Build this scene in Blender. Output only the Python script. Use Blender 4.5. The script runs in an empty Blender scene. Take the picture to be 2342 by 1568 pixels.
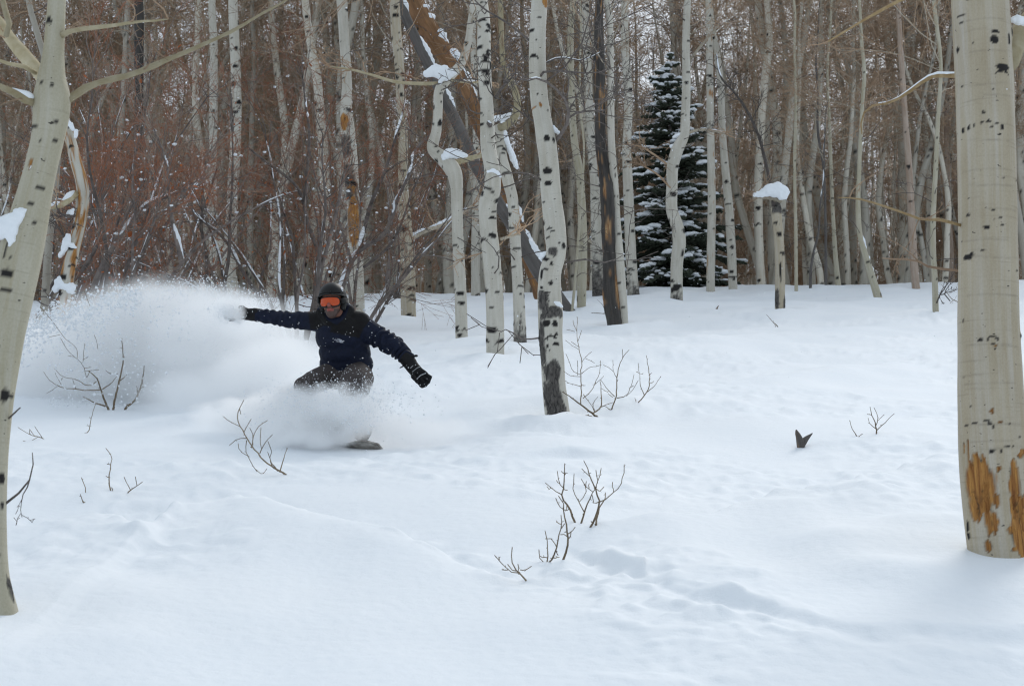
import bpy, bmesh, math, random
import numpy as np
from mathutils import Vector, Matrix
from mathutils.bvhtree import BVHTree
from mathutils import noise as mnoise

rad = math.radians
scene = bpy.context.scene
COL = scene.collection

# ------------------------------------------------------------------ camera
W, H, F, CX, CY = 2342.0, 1568.0, 3934.0, 1171.0, 784.0     # working pixel grid of the photograph
CAMZ, PITCH = 1.52, rad(6.54)
cam_d = bpy.data.cameras.new('camera')
cam = bpy.data.objects.new('camera', cam_d)
COL.objects.link(cam)
cam.location = (0, 0, CAMZ)
cam.rotation_euler = (math.pi / 2 + PITCH, 0, 0)
cam_d.sensor_width = 36.0
cam_d.lens = 36.0 * F / W
cam_d.clip_start = 0.1
cam_d.clip_end = 2000
cam_d.dof.use_dof = True
cam_d.dof.focus_distance = 13.4
cam_d.dof.aperture_fstop = 9.0
scene.camera = cam

# ------------------------------------------------------------------ world and sun
SUN_EL, SUN_AZ = rad(38), rad(24)
world = bpy.data.worlds.new('World')
scene.world = world
world.use_nodes = True
wn, wl = world.node_tree.nodes, world.node_tree.links
wn.clear()
wo = wn.new('ShaderNodeOutputWorld')
bg = wn.new('ShaderNodeBackground')
sky = wn.new('ShaderNodeTexSky')
sky.sky_type = 'NISHITA'
sky.sun_disc = False
sky.sun_elevation = SUN_EL
sky.sun_rotation = SUN_AZ
sky.air_density = 1.0
sky.dust_density = 4.0
mixw = wn.new('ShaderNodeMix')
mixw.data_type = 'RGBA'
mixw.inputs[0].default_value = 0.86
wl.new(sky.outputs[0], mixw.inputs[6])
mixw.inputs[7].default_value = (5.45, 6.2, 6.95, 1)           # the even grey of a snowing overcast
wl.new(mixw.outputs[2], bg.inputs[0])
bg.inputs[1].default_value = 0.10
wl.new(bg.outputs[0], wo.inputs[0])

sun_d = bpy.data.lights.new('sun', 'SUN')
sun_d.energy = 1.0
sun_d.angle = rad(22)
sun_d.color = (1.0, 0.98, 0.95)
sun = bpy.data.objects.new('sun', sun_d)
COL.objects.link(sun)
sdir = Vector((math.sin(SUN_AZ) * math.cos(SUN_EL), math.cos(SUN_AZ) * math.cos(SUN_EL), math.sin(SUN_EL)))
sun.rotation_euler = sdir.to_track_quat('Z', 'Y').to_euler()
sun.location = (0, 0, 30)

scene.view_settings.view_transform = 'Standard'
scene.view_settings.look = 'None'
scene.view_settings.gamma = 1.0
scene.view_settings.exposure = 0.32
cy = scene.cycles
cy.filter_width = 1.2
cy.max_bounces = 16
cy.diffuse_bounces = 4
cy.glossy_bounces = 2
cy.transmission_bounces = 4
cy.volume_bounces = 14
cy.transparent_max_bounces = 16
cy.volume_max_steps = 256

# ------------------------------------------------------------------ numeric helpers
_rs = np.random.RandomState(7)
_perm = np.concatenate([_rs.permutation(256)] * 3)
_ga = _rs.rand(256) * 2 * np.pi


def pn(x, y, seed=0):
    """2-D gradient noise, about -0.7..0.7"""
    x = np.asarray(x, float) + seed * 17.31
    y = np.asarray(y, float) + seed * 5.77
    xi, yi = np.floor(x).astype(int), np.floor(y).astype(int)
    xf, yf = x - xi, y - yi
    u, v = xf * xf * xf * (xf * (xf * 6 - 15) + 10), yf * yf * yf * (yf * (yf * 6 - 15) + 10)

    def g(ix, iy, dx, dy):
        a = _ga[_perm[(_perm[ix & 255] + iy) & 255]]
        return np.cos(a) * dx + np.sin(a) * dy
    n00, n10 = g(xi, yi, xf, yf), g(xi + 1, yi, xf - 1, yf)
    n01, n11 = g(xi, yi + 1, xf, yf - 1), g(xi + 1, yi + 1, xf - 1, yf - 1)
    return (n00 * (1 - u) + n10 * u) * (1 - v) + (n01 * (1 - u) + n11 * u) * v


def sst(a, b, x):
    t = np.clip((np.asarray(x, float) - a) / (b - a), 0, 1)
    return t * t * (3 - 2 * t)


def ray(px, py):
    x, z = (px - CX) / F, -(py - CY) / F
    c, s = math.cos(PITCH), math.sin(PITCH)
    return np.array([x, c - z * s, s + z * c])       # not normalised


def at(px, py, y):
    """the point at ground distance y that stands on this pixel's direction"""
    d = ray(px, py)
    return np.array([d[0] / d[1] * y, y, CAMZ + d[2] / d[1] * y])


SL = math.tan(rad(10))


def plane_hit(px, py):
    d = ray(px, py)
    y = CAMZ / (SL - d[2] / d[1])
    return d[0] / d[1] * y, y


def edge(pts, amp, near, far, kind, fade=0.6, seed=1):
    q = np.array(sorted([plane_hit(*p) for p in pts]))
    return dict(x=q[:, 0], y=q[:, 1], amp=amp, near=near, far=far, kind=kind, fade=fade, seed=seed)


EDGES = [
    edge([(-200, 1262), (30, 1240), (200, 1222), (340, 1240), (430, 1197), (540, 1190), (700, 1225), (900, 1265), (1050, 1310),
          (1150, 1350)], 0.20, 1.3, 0.9, 'near', 0.9, 1),
    edge([(1330, 1222), (1450, 1208), (1587, 1203), (1769, 1161), (1935, 1135), (1982, 1109), (2195, 1067), (2600, 1020)], 0.13, 1.3, 0.8, 'near', 0.5, 2),
    edge([(1290, 1255), (1330, 1278), (1390, 1305), (1480, 1330), (1540, 1322), (1620, 1285)], 0.035, 0.35, 0.8, 'far', 0.25, 3),
    edge([(1500, 1362), (1600, 1395), (1700, 1405), (1800, 1430), (1900, 1447), (2000, 1463), (2100, 1455), (2260, 1470), (2500, 1478)], 0.030, 0.35, 0.7, 'far', 0.3, 4),
    edge([(1700, 1185), (1850, 1180), (2055, 1156), (2200, 1160), (2400, 1150)], 0.05, 0.8, 0.5, 'near', 0.4, 5),
    edge([(-100, 1075), (150, 1050), (300, 1058), (520, 1048)], 0.04, 0.8, 0.8, 'near', 0.5, 6),
    edge([(1020, 990), (1200, 985), (1350, 1000), (1480, 985)], 0.05, 0.9, 0.8, 'near', 0.6, 7),
    edge([(1180, 1052), (1300, 1046), (1420, 1050)], 0.06, 0.5, 0.7, 'far', 0.4, 8),
    edge([(1350, 800), (1600, 790), (1800, 765), (2100, 745)], 0.10, 3.0, 2.0, 'near', 1.5, 9),
    edge([(1480, 712), (1600, 722), (1800, 738), (1950, 742)], 0.05, 4.0, 3.0, 'far', 2.0, 10),
    edge([(1700, 880), (1850, 850), (2000, 836), (2200, 815)], 0.07, 1.6, 1.2, 'near', 1.0, 11),
    edge([(900, 870), (1050, 835), (1180, 830)], 0.08, 1.6, 1.2, 'near', 1.0, 12),
]
WELLS = []      # (x, y, radius) of trunks standing in the snow


def gz(x, y, wells=False):
    x, y = np.asarray(x, float), np.asarray(y, float)
    # profile: an even slope to the wood's edge, a crest, a dip and then the far hillside
    z = SL * np.minimum(y, 46)
    t = np.clip(y - 46, 0, 22)
    z = z + SL * t - (SL + 0.02) * t * t / 44
    t = np.clip(y - 68, 0, 14)
    z = z - 0.02 * t
    t = np.clip(y - 82, 0, 30)
    z = z + 0.32 * t * t / 60 - 0.02 * t
    z = z + 0.30 * np.clip(y - 112, 0, 1e4)
    z = z + 0.022 * x * sst(22, 50, y) * (1 - sst(70, 120, y))
    near = 1 - sst(60, 110, y)
    z = z + 0.20 * pn(x / 6, y / 7.5, 1) * near * sst(9, 26, y)
    z = z + 0.13 * pn(x / 2.1, y / 2.6, 2) * near
    z = z + 0.042 * pn(x / 0.75, y / 0.9, 3) * near * (0.5 + pn(x / 3, y / 3, 33) + .3)
    for e in EDGES:
        xm, xM = e['x'][0], e['x'][-1]
        m = sst(xm - e['fade'] * .3, xm + e['fade'], x) * (1 - sst(xM - e['fade'], xM + e['fade'] * .3, x))
        far_ = e['y'].mean() > 11.5
        sf = max(1.0, (e['y'].mean() - 6) / 4)
        ye = np.interp(x, e['x'], e['y']) + 0.12 * sf * pn(x * 2.0 / sf, x * 0.3, e['seed']) + (0 if far_ else 0.04) * pn(x * 8, x * 0.7, e['seed'] + 30)
        s = ye - y                                       # > 0 on the camera's side
        amp = e['amp'] * (0.8 + 0.6 * pn(x * 1.7, 0.3 + 0 * x, e['seed'] + 60))
        if e['kind'] == 'near':
            f = np.where(s > 0, np.exp(-np.maximum(s, 0) / e['near']) * (1 - 0.30 * np.exp(-np.maximum(s, 0) / 0.16)), 0) + np.where(s <= 0, 0.70 - 0.70 * sst(0, (0.16 + 0.12 * e['amp'] * 5) * sf, -s), 0) \
                - 0.45 * sst(0.02, 0.3 * sf, -s) * np.exp(np.minimum(0, s) / e['far'])
        else:
            f = sst(-0.05 * sf, 0.14 * sf, -s) * np.exp(np.minimum(0, s) / e['far']) - 0.7 * sst(-e['near'], 0.02, -s) * (1 - sst(0.0, 0.14, -s)) * np.exp(-np.maximum(0, s) / e['near'])
        z = z + m * amp * f
    # churned, tracked snow
    lump = np.maximum(0, pn(x / 0.22, y / 0.27, 11)) + 0.5 * np.maximum(0, pn(x / 0.10, y / 0.12, 12))
    mask = sst(0.05, 0.42, pn(x / 1.5, y / 2.4, 13) + 0.20 * sst(8.5, 10.5, y) * (1 - sst(20, 34, y)) + 0.05)
    e1 = EDGES[0]
    near_e1 = np.exp(-((np.interp(x, e1['x'], e1['y']) + 0.3 - y) / 0.38) ** 2) * (x < 0.6)
    e4 = EDGES[3]
    near_e4 = np.exp(-((np.interp(x, e4['x'], e4['y']) - 0.22 - y) / 0.25) ** 2) * (x > 0.3)
    e2 = EDGES[1]
    near_e2 = np.exp(-((np.interp(x, e2['x'], e2['y']) + 0.1 - y) / 0.22) ** 2) * (x > 0.3) * 0.7
    track = sst(0.1, 0.5, pn(x / 2.5 + 3, y / 3.5, 14)) * sst(0.5, 2.5, x) * sst(11, 14, y) * (1 - sst(30, 40, y))
    z = z + lump * (0.055 * mask * near + 0.06 * near_e1 + 0.028 * near_e4 + 0.05 * near_e2 + 0.075 * track) * (1 - sst(30, 55, y) * .3)
    z = z + 0.0025 * pn(x / 0.05, y / 0.06, 15) * (1 - sst(9, 16, y))
    if wells:
        for wx, wy, r in WELLS:
            d2 = (x - wx) ** 2 + (y - wy) ** 2
            rw = np.minimum(1, r / .12)
            z = z - (0.015 + 0.22 * r) * (1 if wy > 10 else -0.15) * np.exp(-d2 / (r + 0.07) ** 2) + (0.035 + 0.03 * rw) * np.exp(-(np.sqrt(d2) - r - 0.36 - 0.2 * rw) ** 2 / 0.06) * (0.7 + 0.8 * pn(x * 2 + wx, y * 2, 44))
    return z


def gz1(x, y):
    return float(gz(np.array([x]), np.array([y]))[0])


def ground_hit(px, py):
    d = ray(px, py)
    ys = np.concatenate([np.arange(2.5, 40, 0.04), np.arange(40, 75, 0.15)])
    diff = CAMZ + d[2] / d[1] * ys - gz(d[0] / d[1] * ys, ys)
    below = np.nonzero(diff < 0)[0]
    y = ys[below[0]] if len(below) else 62.0
    return np.array([d[0] / d[1] * y, y, gz1(d[0] / d[1] * y, y)])


def crop(x0, y0, s):
    q = 2500.0 / 2342.0

    def f(*pts):
        return [((x0 + p[0] / s) / q, (y0 + p[1] / s) / q) + ((p[2] / s / q,) if len(p) > 2 else ()) for p in pts]
    return f


K1, K2, K3, K4, K5 = crop(0, 0, 1.96), crop(500, 0, 1.96), crop(960, 0, 1.96), crop(1500, 0, 1.96), crop(1960, 0, 1.96)
K6, K7, K8 = crop(500, 650, 3.3355), crop(700, 660, 4.9), crop(1180, 1080, 4.355)
K9, K10, K11, K12 = crop(1240, 580, 3.2675), crop(0, 660, 2.9275), crop(0, 600, 1.697), crop(1200, 640, 1.8015)
KB = crop(2100, 800, 2.6125)

# ------------------------------------------------------------------ object helpers


def tag(o, label=None, cat=None, group=None, kind=None):
    if label: o['label'] = label
    if cat: o['category'] = cat
    if group: o['group'] = group
    if kind: o['kind'] = kind
    return o


def link(name, mesh, parent=None):
    o = bpy.data.objects.new(name, mesh)
    COL.objects.link(o)
    if parent: o.parent = parent
    return o


def empty(name, loc):
    o = bpy.data.objects.new(name, None)
    COL.objects.link(o)
    o.location = loc
    o.empty_display_size = 0.2
    return o


def attach(o, root):
    """parent a mesh whose vertices are in world space to a root that is not at the origin"""
    o.parent = root
    o.matrix_parent_inverse = Matrix.Translation(-Vector(root.location))
    return o


def np_mesh(name, V, faces, mats=(), mi=None, smooth=True):
    """faces: list of int arrays, each (n, k)"""
    me = bpy.data.meshes.new(name)
    V = np.asarray(V, np.float32)
    me.vertices.add(len(V))
    me.vertices.foreach_set('co', V.ravel())
    loops = np.concatenate([f.ravel() for f in faces]).astype(np.int32)
    counts = np.concatenate([np.full(len(f), f.shape[1]) for f in faces]).astype(np.int32)
    me.loops.add(len(loops))
    me.loops.foreach_set('vertex_index', loops)
    me.polygons.add(len(counts))
    me.polygons.foreach_set('loop_start', np.concatenate([[0], np.cumsum(counts)[:-1]]).astype(np.int32))
    if mi is not None:
        me.polygons.foreach_set('material_index', np.asarray(mi, np.int32))
    if smooth:
        me.polygons.foreach_set('use_smooth', np.ones(len(counts), bool))
    for m in mats: me.materials.append(m)
    me.update(calc_edges=True)
    me.validate()
    return me


class MB:
    """collects tubes and blobs into one mesh"""
    def __init__(self):
        self.V, self.C, self.Q, self.T, self.qm, self.tm, self.n = [], [], [], [], [], [], 0

    def tube(self, P, R, n=4, m=0, tip=True):
        P = np.asarray(P, float); R = np.asarray(R, float)
        k = len(P)
        T = np.gradient(P, axis=0)
        T /= np.linalg.norm(T, axis=1)[:, None] + 1e-9
        mean = T.mean(0)
        ref = np.array([1., 0, 0]) if abs(mean[0]) < 0.7 else np.array([0, 0, 1.])
        U = ref - T * (T @ ref)[:, None]
        U /= np.linalg.norm(U, axis=1)[:, None] + 1e-9
        Vv = np.cross(T, U)
        a = np.arange(n) * 2 * np.pi / n
        ring = P[:, None, :] + R[:, None, None] * (np.cos(a)[None, :, None] * U[:, None, :] + np.sin(a)[None, :, None] * Vv[:, None, :])
        self.V.append(ring.reshape(-1, 3)); self.C.append(np.repeat(P, n, 0))
        i = np.arange(k - 1)[:, None] * n + np.arange(n)[None, :]
        j = np.arange(k - 1)[:, None] * n + (np.arange(n)[None, :] + 1) % n
        q = np.stack([i, j, j + n, i + n], -1).reshape(-1, 4) + self.n
        self.Q.append(q); self.qm.append(np.full(len(q), m))
        if tip and n >= 3:
            t = np.array([[0, b + 1, b] for b in range(1, n - 1)])
            base = self.n + (k - 1) * n
            self.T += [t[:, [0, 2, 1]] + base, t + self.n]
            self.tm += [np.full(2 * len(t), m)]
        self.n += k * n

    def blob(self, c, r, rng, n=8, k=5, rough=0.18, m=0, rot=None, flat=-1.0):
        """a lumpy ellipsoid; flat cuts it below that fraction of its height"""
        th = np.linspace(0, np.pi, k + 2)[1:-1]
        ph = np.arange(n) * 2 * np.pi / n
        TH, PH = np.meshgrid(th, ph, indexing='ij')
        S = np.stack([np.sin(TH) * np.cos(PH), np.sin(TH) * np.sin(PH), np.cos(TH)], -1)
        S = S * (1 + rough * (rng.rand(*TH.shape) - 0.5) * 2)[..., None]
        S = S.reshape(-1, 3)
        S = np.concatenate([S, [[0, 0, 1.]], [[0, 0, -1.]]])
        S[:, 2] = np.maximum(S[:, 2], flat)
        S = S * np.asarray(r, float)
        if rot is not None: S = S @ rot.T
        self.V.append(S + np.asarray(c, float))
        b = self.n
        i = np.arange(k - 1)[:, None] * n + np.arange(n)[None, :]
        j = np.arange(k - 1)[:, None] * n + (np.arange(n)[None, :] + 1) % n
        q = np.stack([i, i + n, j + n, j], -1).reshape(-1, 4) + b
        self.Q.append(q); self.qm.append(np.full(len(q), m))
        a = np.arange(n); a2 = (a + 1) % n
        t1 = np.stack([np.full(n, k * n), a, a2], -1) + b
        t2 = np.stack([np.full(n, k * n + 1), (k - 1) * n + a2, (k - 1) * n + a], -1) + b
        self.T += [t1, t2]; self.tm.append(np.full(2 * n, m))
        self.n += k * n + 2

    def tri(self, V, T, m=0):
        T = np.asarray(T)
        self.V.append(np.asarray(V, float))
        self.T.append(T + self.n); self.tm.append(np.full(len(T), m))
        self.n += len(V)

    def spray(self, lib, p, d, L, rs, rng, mats=(0, 1)):
        """a ready-grown twig laid along d; lengths scale by L, thicknesses by rs"""
        Cc, O, fs, mi = lib
        d = np.asarray(d, float); d = d / (np.linalg.norm(d) + 1e-9)
        ref = rng.randn(3); u = ref - d * (ref @ d); u /= np.linalg.norm(u); w = np.cross(d, u)
        Rm = np.stack([u, w, d])
        self.V.append((Cc @ Rm) * L + (O @ Rm) * rs + np.asarray(p, float))
        mm = np.asarray(mats)
        for f, m_ in zip(fs, mi):
            if f.shape[1] == 4: self.Q.append(f + self.n); self.qm.append(mm[m_])
            else: self.T.append(f + self.n); self.tm.append(mm[m_])
        self.n += len(Cc)

    def arrays(self):
        V = np.concatenate(self.V)
        fs, mi = [], []
        if self.Q: fs.append(np.concatenate(self.Q)); mi.append(np.concatenate(self.qm))
        if self.T: fs.append(np.concatenate(self.T)); mi.append(np.concatenate(self.tm))
        return V, fs, np.concatenate(mi)

    def mesh(self, name, mats, smooth=True):
        V, fs, mi = self.arrays()
        return np_mesh(name, V, fs, mats, mi, smooth)

    def build(self, name, mats, parent=None, smooth=True):
        o = link(name, self.mesh(name, mats if isinstance(mats, (list, tuple)) else [mats], smooth))
        if parent: attach(o, parent)
        return o


# ------------------------------------------------------------------ materials


def nm(name):
    m = bpy.data.materials.new(name)
    m.use_nodes = True
    n, l = m.node_tree.nodes, m.node_tree.links
    return m, n, l, n['Principled BSDF']


def rgb(c): return (c[0], c[1], c[2], 1)


def noise_node(n, l, vec, scale, detail=4, rough=0.6, dist=0.0):
    t = n.new('ShaderNodeTexNoise')
    t.inputs['Scale'].default_value = scale
    t.inputs['Detail'].default_value = detail
    t.inputs['Roughness'].default_value = rough
    t.inputs['Distortion'].default_value = dist
    if vec is not None: l.new(vec, t.inputs['Vector'])
    return t.outputs['Fac']


def ramp(n, l, fac, a, b, ca, cb):
    r = n.new('ShaderNodeValToRGB')
    r.color_ramp.elements[0].position = a
    r.color_ramp.elements[1].position = b
    r.color_ramp.elements[0].color = rgb(ca)
    r.color_ramp.elements[1].color = rgb(cb)
    l.new(fac, r.inputs[0])
    return r.outputs[0]


def mix(n, l, fac, a, b, mode='MIX'):
    x = n.new('ShaderNodeMix')
    x.data_type = 'RGBA'
    x.blend_type = mode
    for s, v in ((0, fac), (6, a), (7, b)):
        if isinstance(v, (int, float)): x.inputs[s].default_value = v
        elif isinstance(v, tuple): x.inputs[s].default_value = rgb(v)
        else: l.new(v, x.inputs[s])
    return x.outputs[2]


def math_n(n, l, op, a, b=None, clamp=False):
    x = n.new('ShaderNodeMath')
    x.operation = op
    x.use_clamp = clamp
    for s, v in ((0, a), (1, b)):
        if v is None: continue
        if isinstance(v, (int, float)): x.inputs[s].default_value = v
        else: l.new(v, x.inputs[s])
    return x.outputs[0]


def bump(n, l, p, h, strength=0.4, dist=0.01):
    b = n.new('ShaderNodeBump')
    b.inputs['Strength'].default_value = strength
    b.inputs['Distance'].default_value = dist
    l.new(h, b.inputs['Height'])
    l.new(b.outputs[0], p.inputs['Normal'])


def scaled(n, l, vec, s):
    x = n.new('ShaderNodeVectorMath')
    x.operation = 'MULTIPLY'
    l.new(vec, x.inputs[0])
    x.inputs[1].default_value = s
    return x.outputs[0]


def m_snow(name='snow', fine=True):
    m, n, l, p = nm(name)
    g = n.new('ShaderNodeNewGeometry').outputs['Position']
    a = noise_node(n, l, g, 0.9, 3)
    l.new(ramp(n, l, a, 0.3, 0.7, (0.83, 0.865, 0.90), (0.875, 0.90, 0.925)), p.inputs['Base Color'])
    p.inputs['Roughness'].default_value = 0.75
    p.inputs['Specular IOR Level'].default_value = 0.2
    if fine:
        h = math_n(n, l, 'ADD', math_n(n, l, 'MULTIPLY', noise_node(n, l, g, 14, 5, 0.6), 1.0), math_n(n, l, 'MULTIPLY', noise_node(n, l, g, 120, 2), 0.12))
        bump(n, l, p, h, 0.30, 0.02)
    return m


def m_bark(name, c_lo, c_hi, streak, stain, rough_a=(0.035, 0.032, 0.03), rough_b=(0.17, 0.155, 0.14), scar_a=(0.20, 0.075, 0.02), scar_b=(0.50, 0.25, 0.07),
           stain_amt=0.5, vary=0.0, lent=1.0, dark=(0.018, 0.016, 0.015)):
    m, n, l, p = nm(name)
    uv = n.new('ShaderNodeUVMap').outputs[0]
    if vary:
        oi = n.new('ShaderNodeObjectInfo')
        off = n.new('ShaderNodeVectorMath'); off.operation = 'ADD'
        l.new(uv, off.inputs[0])
        cmb = n.new('ShaderNodeCombineXYZ')
        l.new(math_n(n, l, 'MULTIPLY', oi.outputs['Random'], 37.0), cmb.inputs[1])
        l.new(cmb.outputs[0], off.inputs[1])
        uvo = off.outputs[0]
    else:
        uvo = uv
    big = noise_node(n, l, scaled(n, l, uvo, (5, 1.6, 1)), 1.0, 3)
    c = ramp(n, l, big, 0.32, 0.68, c_lo, c_hi)
    st = noise_node(n, l, scaled(n, l, uvo, (17, 0.55, 1)), 1.0, 5, 0.68, 0.25)
    c = mix(n, l, ramp(n, l, st, 0.45, 0.72, (0, 0, 0), (0.6, 0.6, 0.6)), c, streak)
    so = noise_node(n, l, scaled(n, l, uvo, (9, 0.7, 1)), 1.0, 4, 0.6, 0.4)
    c = mix(n, l, ramp(n, l, so, 0.55, 0.78, (0, 0, 0), (stain_amt,) * 3), c, stain)
    # fine ring lines across the bark
    li = noise_node(n, l, scaled(n, l, uvo, (3, 60, 1)), 1.0, 2, 0.5)
    c = mix(n, l, ramp(n, l, li, 0.60, 0.75, (0, 0, 0), (0.30 * lent,) * 3), c, tuple(x * 0.45 for x in c_lo))
    grain = noise_node(n, l, scaled(n, l, uvo, (120, 90, 1)), 1.0, 3, 0.7)
    c = mix(n, l, 0.22, c, ramp(n, l, grain, 0.3, 0.7, tuple(x * .55 for x in c_lo), c_hi))
    # small flecks of black
    fl = noise_node(n, l, scaled(n, l, uvo, (26, 55, 1)), 1.0, 2, 0.5)
    c = mix(n, l, ramp(n, l, fl, 0.705, 0.735, (0, 0, 0), (0.9 * lent,) * 3), c, dark)
    if vary:
        hs = n.new('ShaderNodeHueSaturation')
        l.new(c, hs.inputs['Color'])
        l.new(math_n(n, l, 'ADD', math_n(n, l, 'MULTIPLY', oi.outputs['Random'], vary), 1 - vary * 0.65), hs.inputs['Value'])
        c = hs.outputs[0]
    at_ = n.new('ShaderNodeAttribute'); at_.attribute_name = 'marks'
    sep = n.new('ShaderNodeSeparateColor'); l.new(at_.outputs['Color'], sep.inputs[0])
    sc = noise_node(n, l, scaled(n, l, uvo, (60, 5, 1)), 1.0, 4, 0.65, 0.3)
    scol = ramp(n, l, sc, 0.35, 0.65, scar_a, scar_b)
    c = mix(n, l, sep.outputs[1], c, scol)
    ro = noise_node(n, l, scaled(n, l, uvo, (45, 16, 1)), 1.0, 5, 0.65, 0.8)
    c = mix(n, l, sep.outputs[2], c, ramp(n, l, ro, 0.36, 0.68, rough_a, rough_b))
    c = mix(n, l, sep.outputs[0], c, dark)
    l.new(c, p.inputs['Base Color'])
    p.inputs['Roughness'].default_value = 0.72
    p.inputs['Specular IOR Level'].default_value = 0.25
    h = math_n(n, l, 'ADD', math_n(n, l, 'MULTIPLY', ro, math_n(n, l, 'MULTIPLY', sep.outputs[2], 2.0)), math_n(n, l, 'MULTIPLY', li, 0.15))
    h = math_n(n, l, 'ADD', h, math_n(n, l, 'MULTIPLY', sc, math_n(n, l, 'MULTIPLY', sep.outputs[1], 0.9)))
    bump(n, l, p, h, 0.7, 0.02)
    return m


def m_wood(name, a, b, scale=30.0, vary=0.25):
    m, n, l, p = nm(name)
    g = n.new('ShaderNodeTexCoord').outputs['Object']
    c = ramp(n, l, noise_node(n, l, g, scale, 4), 0.3, 0.7, a, b)
    if vary:
        oi = n.new('ShaderNodeObjectInfo')
        hs = n.new('ShaderNodeHueSaturation')
        l.new(c, hs.inputs['Color'])
        l.new(math_n(n, l, 'ADD', math_n(n, l, 'MULTIPLY', oi.outputs['Random'], vary * 2), 1 - vary), hs.inputs['Value'])
        c = hs.outputs[0]
    l.new(c, p.inputs['Base Color'])
    p.inputs['Roughness'].default_value = 0.8
    p.inputs['Specular IOR Level'].default_value = 0.2
    return m


def m_plain(name, c, rough=0.6, c2=None, scale=60, spec=0.4, bumpy=0.0):
    m, n, l, p = nm(name)
    g = n.new('ShaderNodeTexCoord').outputs['Object']
    nz = noise_node(n, l, g, scale, 4)
    l.new(ramp(n, l, nz, 0.3, 0.7, c, c2 or tuple(x * 1.3 for x in c)), p.inputs['Base Color'])
    p.inputs['Roughness'].default_value = rough
    p.inputs['Specular IOR Level'].default_value = spec
    if bumpy: bump(n, l, p, nz, bumpy, 0.01)
    return m


M = {}
M['ground'] = m_snow('snow_cover')
M['snow'] = m_snow('clinging_snow', False)
M['cream'] = m_bark('bark_cream', (0.37, 0.305, 0.205), (0.49, 0.43, 0.325), (0.62, 0.60, 0.565), (0.36, 0.275, 0.155), stain_amt=0.6)
M['olive'] = m_bark('bark_olive', (0.36, 0.32, 0.215), (0.50, 0.465, 0.365), (0.58, 0.555, 0.49), (0.31, 0.22, 0.08), stain_amt=0.9)
M['white'] = m_bark('bark_white', (0.44, 0.405, 0.33), (0.61, 0.58, 0.505), (0.70, 0.675, 0.62), (0.36, 0.29, 0.18), stain_amt=0.5)
M['stand'] = m_bark('bark_stand', (0.44, 0.395, 0.315), (0.60, 0.56, 0.475), (0.67, 0.64, 0.58), (0.40, 0.29, 0.17), stain_amt=0.55, vary=0.5)
M['grey'] = m_bark('bark_dead_grey', (0.075, 0.066, 0.06), (0.16, 0.145, 0.135), (0.20, 0.195, 0.19), (0.05, 0.047, 0.045))
M['burnt'] = m_bark('bark_charred', (0.028, 0.025, 0.023), (0.075, 0.068, 0.062), (0.14, 0.125, 0.11), (0.02, 0.018, 0.017), scar_a=(0.22, 0.08, 0.02), scar_b=(0.50, 0.33, 0.17))
M['peeled'] = m_bark('bark_peeled', (0.30, 0.21, 0.15), (0.46, 0.37, 0.30), (0.52, 0.47, 0.42), (0.24, 0.11, 0.05), stain_amt=0.9)
M['rust'] = m_bark('bark_rust', (0.13, 0.065, 0.03), (0.28, 0.15, 0.075), (0.40, 0.24, 0.12), (0.05, 0.03, 0.02), stain_amt=0.9)
M['limb'] = m_wood('limb_bark', (0.27, 0.225, 0.165), (0.45, 0.40, 0.32))
M['limb_gold'] = m_wood('limb_gold', (0.26, 0.17, 0.075), (0.40, 0.30, 0.17))
M['limb_pale'] = m_wood('limb_pale', (0.33, 0.27, 0.155), (0.47, 0.415, 0.29), 14)
M['twig'] = m_wood('twig_brown', (0.28, 0.185, 0.12), (0.47, 0.335, 0.225), 2.0, 0.3)
M['twig_dark'] = m_wood('twig_dark', (0.07, 0.06, 0.055), (0.17, 0.145, 0.13))
M['willow_stem'] = m_wood('willow_stem', (0.09, 0.075, 0.069), (0.23, 0.195, 0.175), 9)
M['willow_twig'] = m_wood('willow_twig', (0.19, 0.085, 0.05), (0.40, 0.175, 0.10), 3, 0.25)
M['twig_mid'] = m_wood('twig_grey_brown', (0.19, 0.145, 0.115), (0.36, 0.285, 0.23), 3, 0.25)
M['dead_leaf'] = m_wood('dead_leaf', (0.28, 0.08, 0.03), (0.46, 0.15, 0.055), 9, 0.2)
M['sprout'] = m_wood('sprout_bark', (0.13, 0.095, 0.065), (0.28, 0.22, 0.15), 40)
M['pale_far'] = m_wood('far_aspen_bark', (0.42, 0.38, 0.31), (0.64, 0.60, 0.52), 0.6, 0.0)
M['needle'] = m_wood('spruce_needle', (0.030, 0.038, 0.026), (0.075, 0.086, 0.060), 5, 0.1)

# ------------------------------------------------------------------ trunks


def resample(P, R, step):
    P = np.asarray(P, float); R = np.asarray(R, float)
    L = np.concatenate([[0], np.cumsum(np.linalg.norm(np.diff(P, axis=0), axis=1))])
    n = max(4, int(L[-1] / step) + 1)
    s = np.linspace(0, L[-1], n)

    def cr(Y):                                            # monotone-ish smooth interpolation through the knots
        m = np.gradient(Y, L, axis=0)
        i = np.clip(np.searchsorted(L, s, 'right') - 1, 0, len(L) - 2)
        h = L[i + 1] - L[i]; t = (s - L[i]) / h
        if Y.ndim > 1: t, h = t[:, None], h[:, None]
        return (2*t**3 - 3*t**2 + 1) * Y[i] + (t**3 - 2*t**2 + t) * h * m[i] + (-2*t**3 + 3*t**2) * Y[i + 1] + (t**3 - t**2) * h * m[i + 1]
    return cr(P), np.maximum(cr(R), 0.002), s


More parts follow.
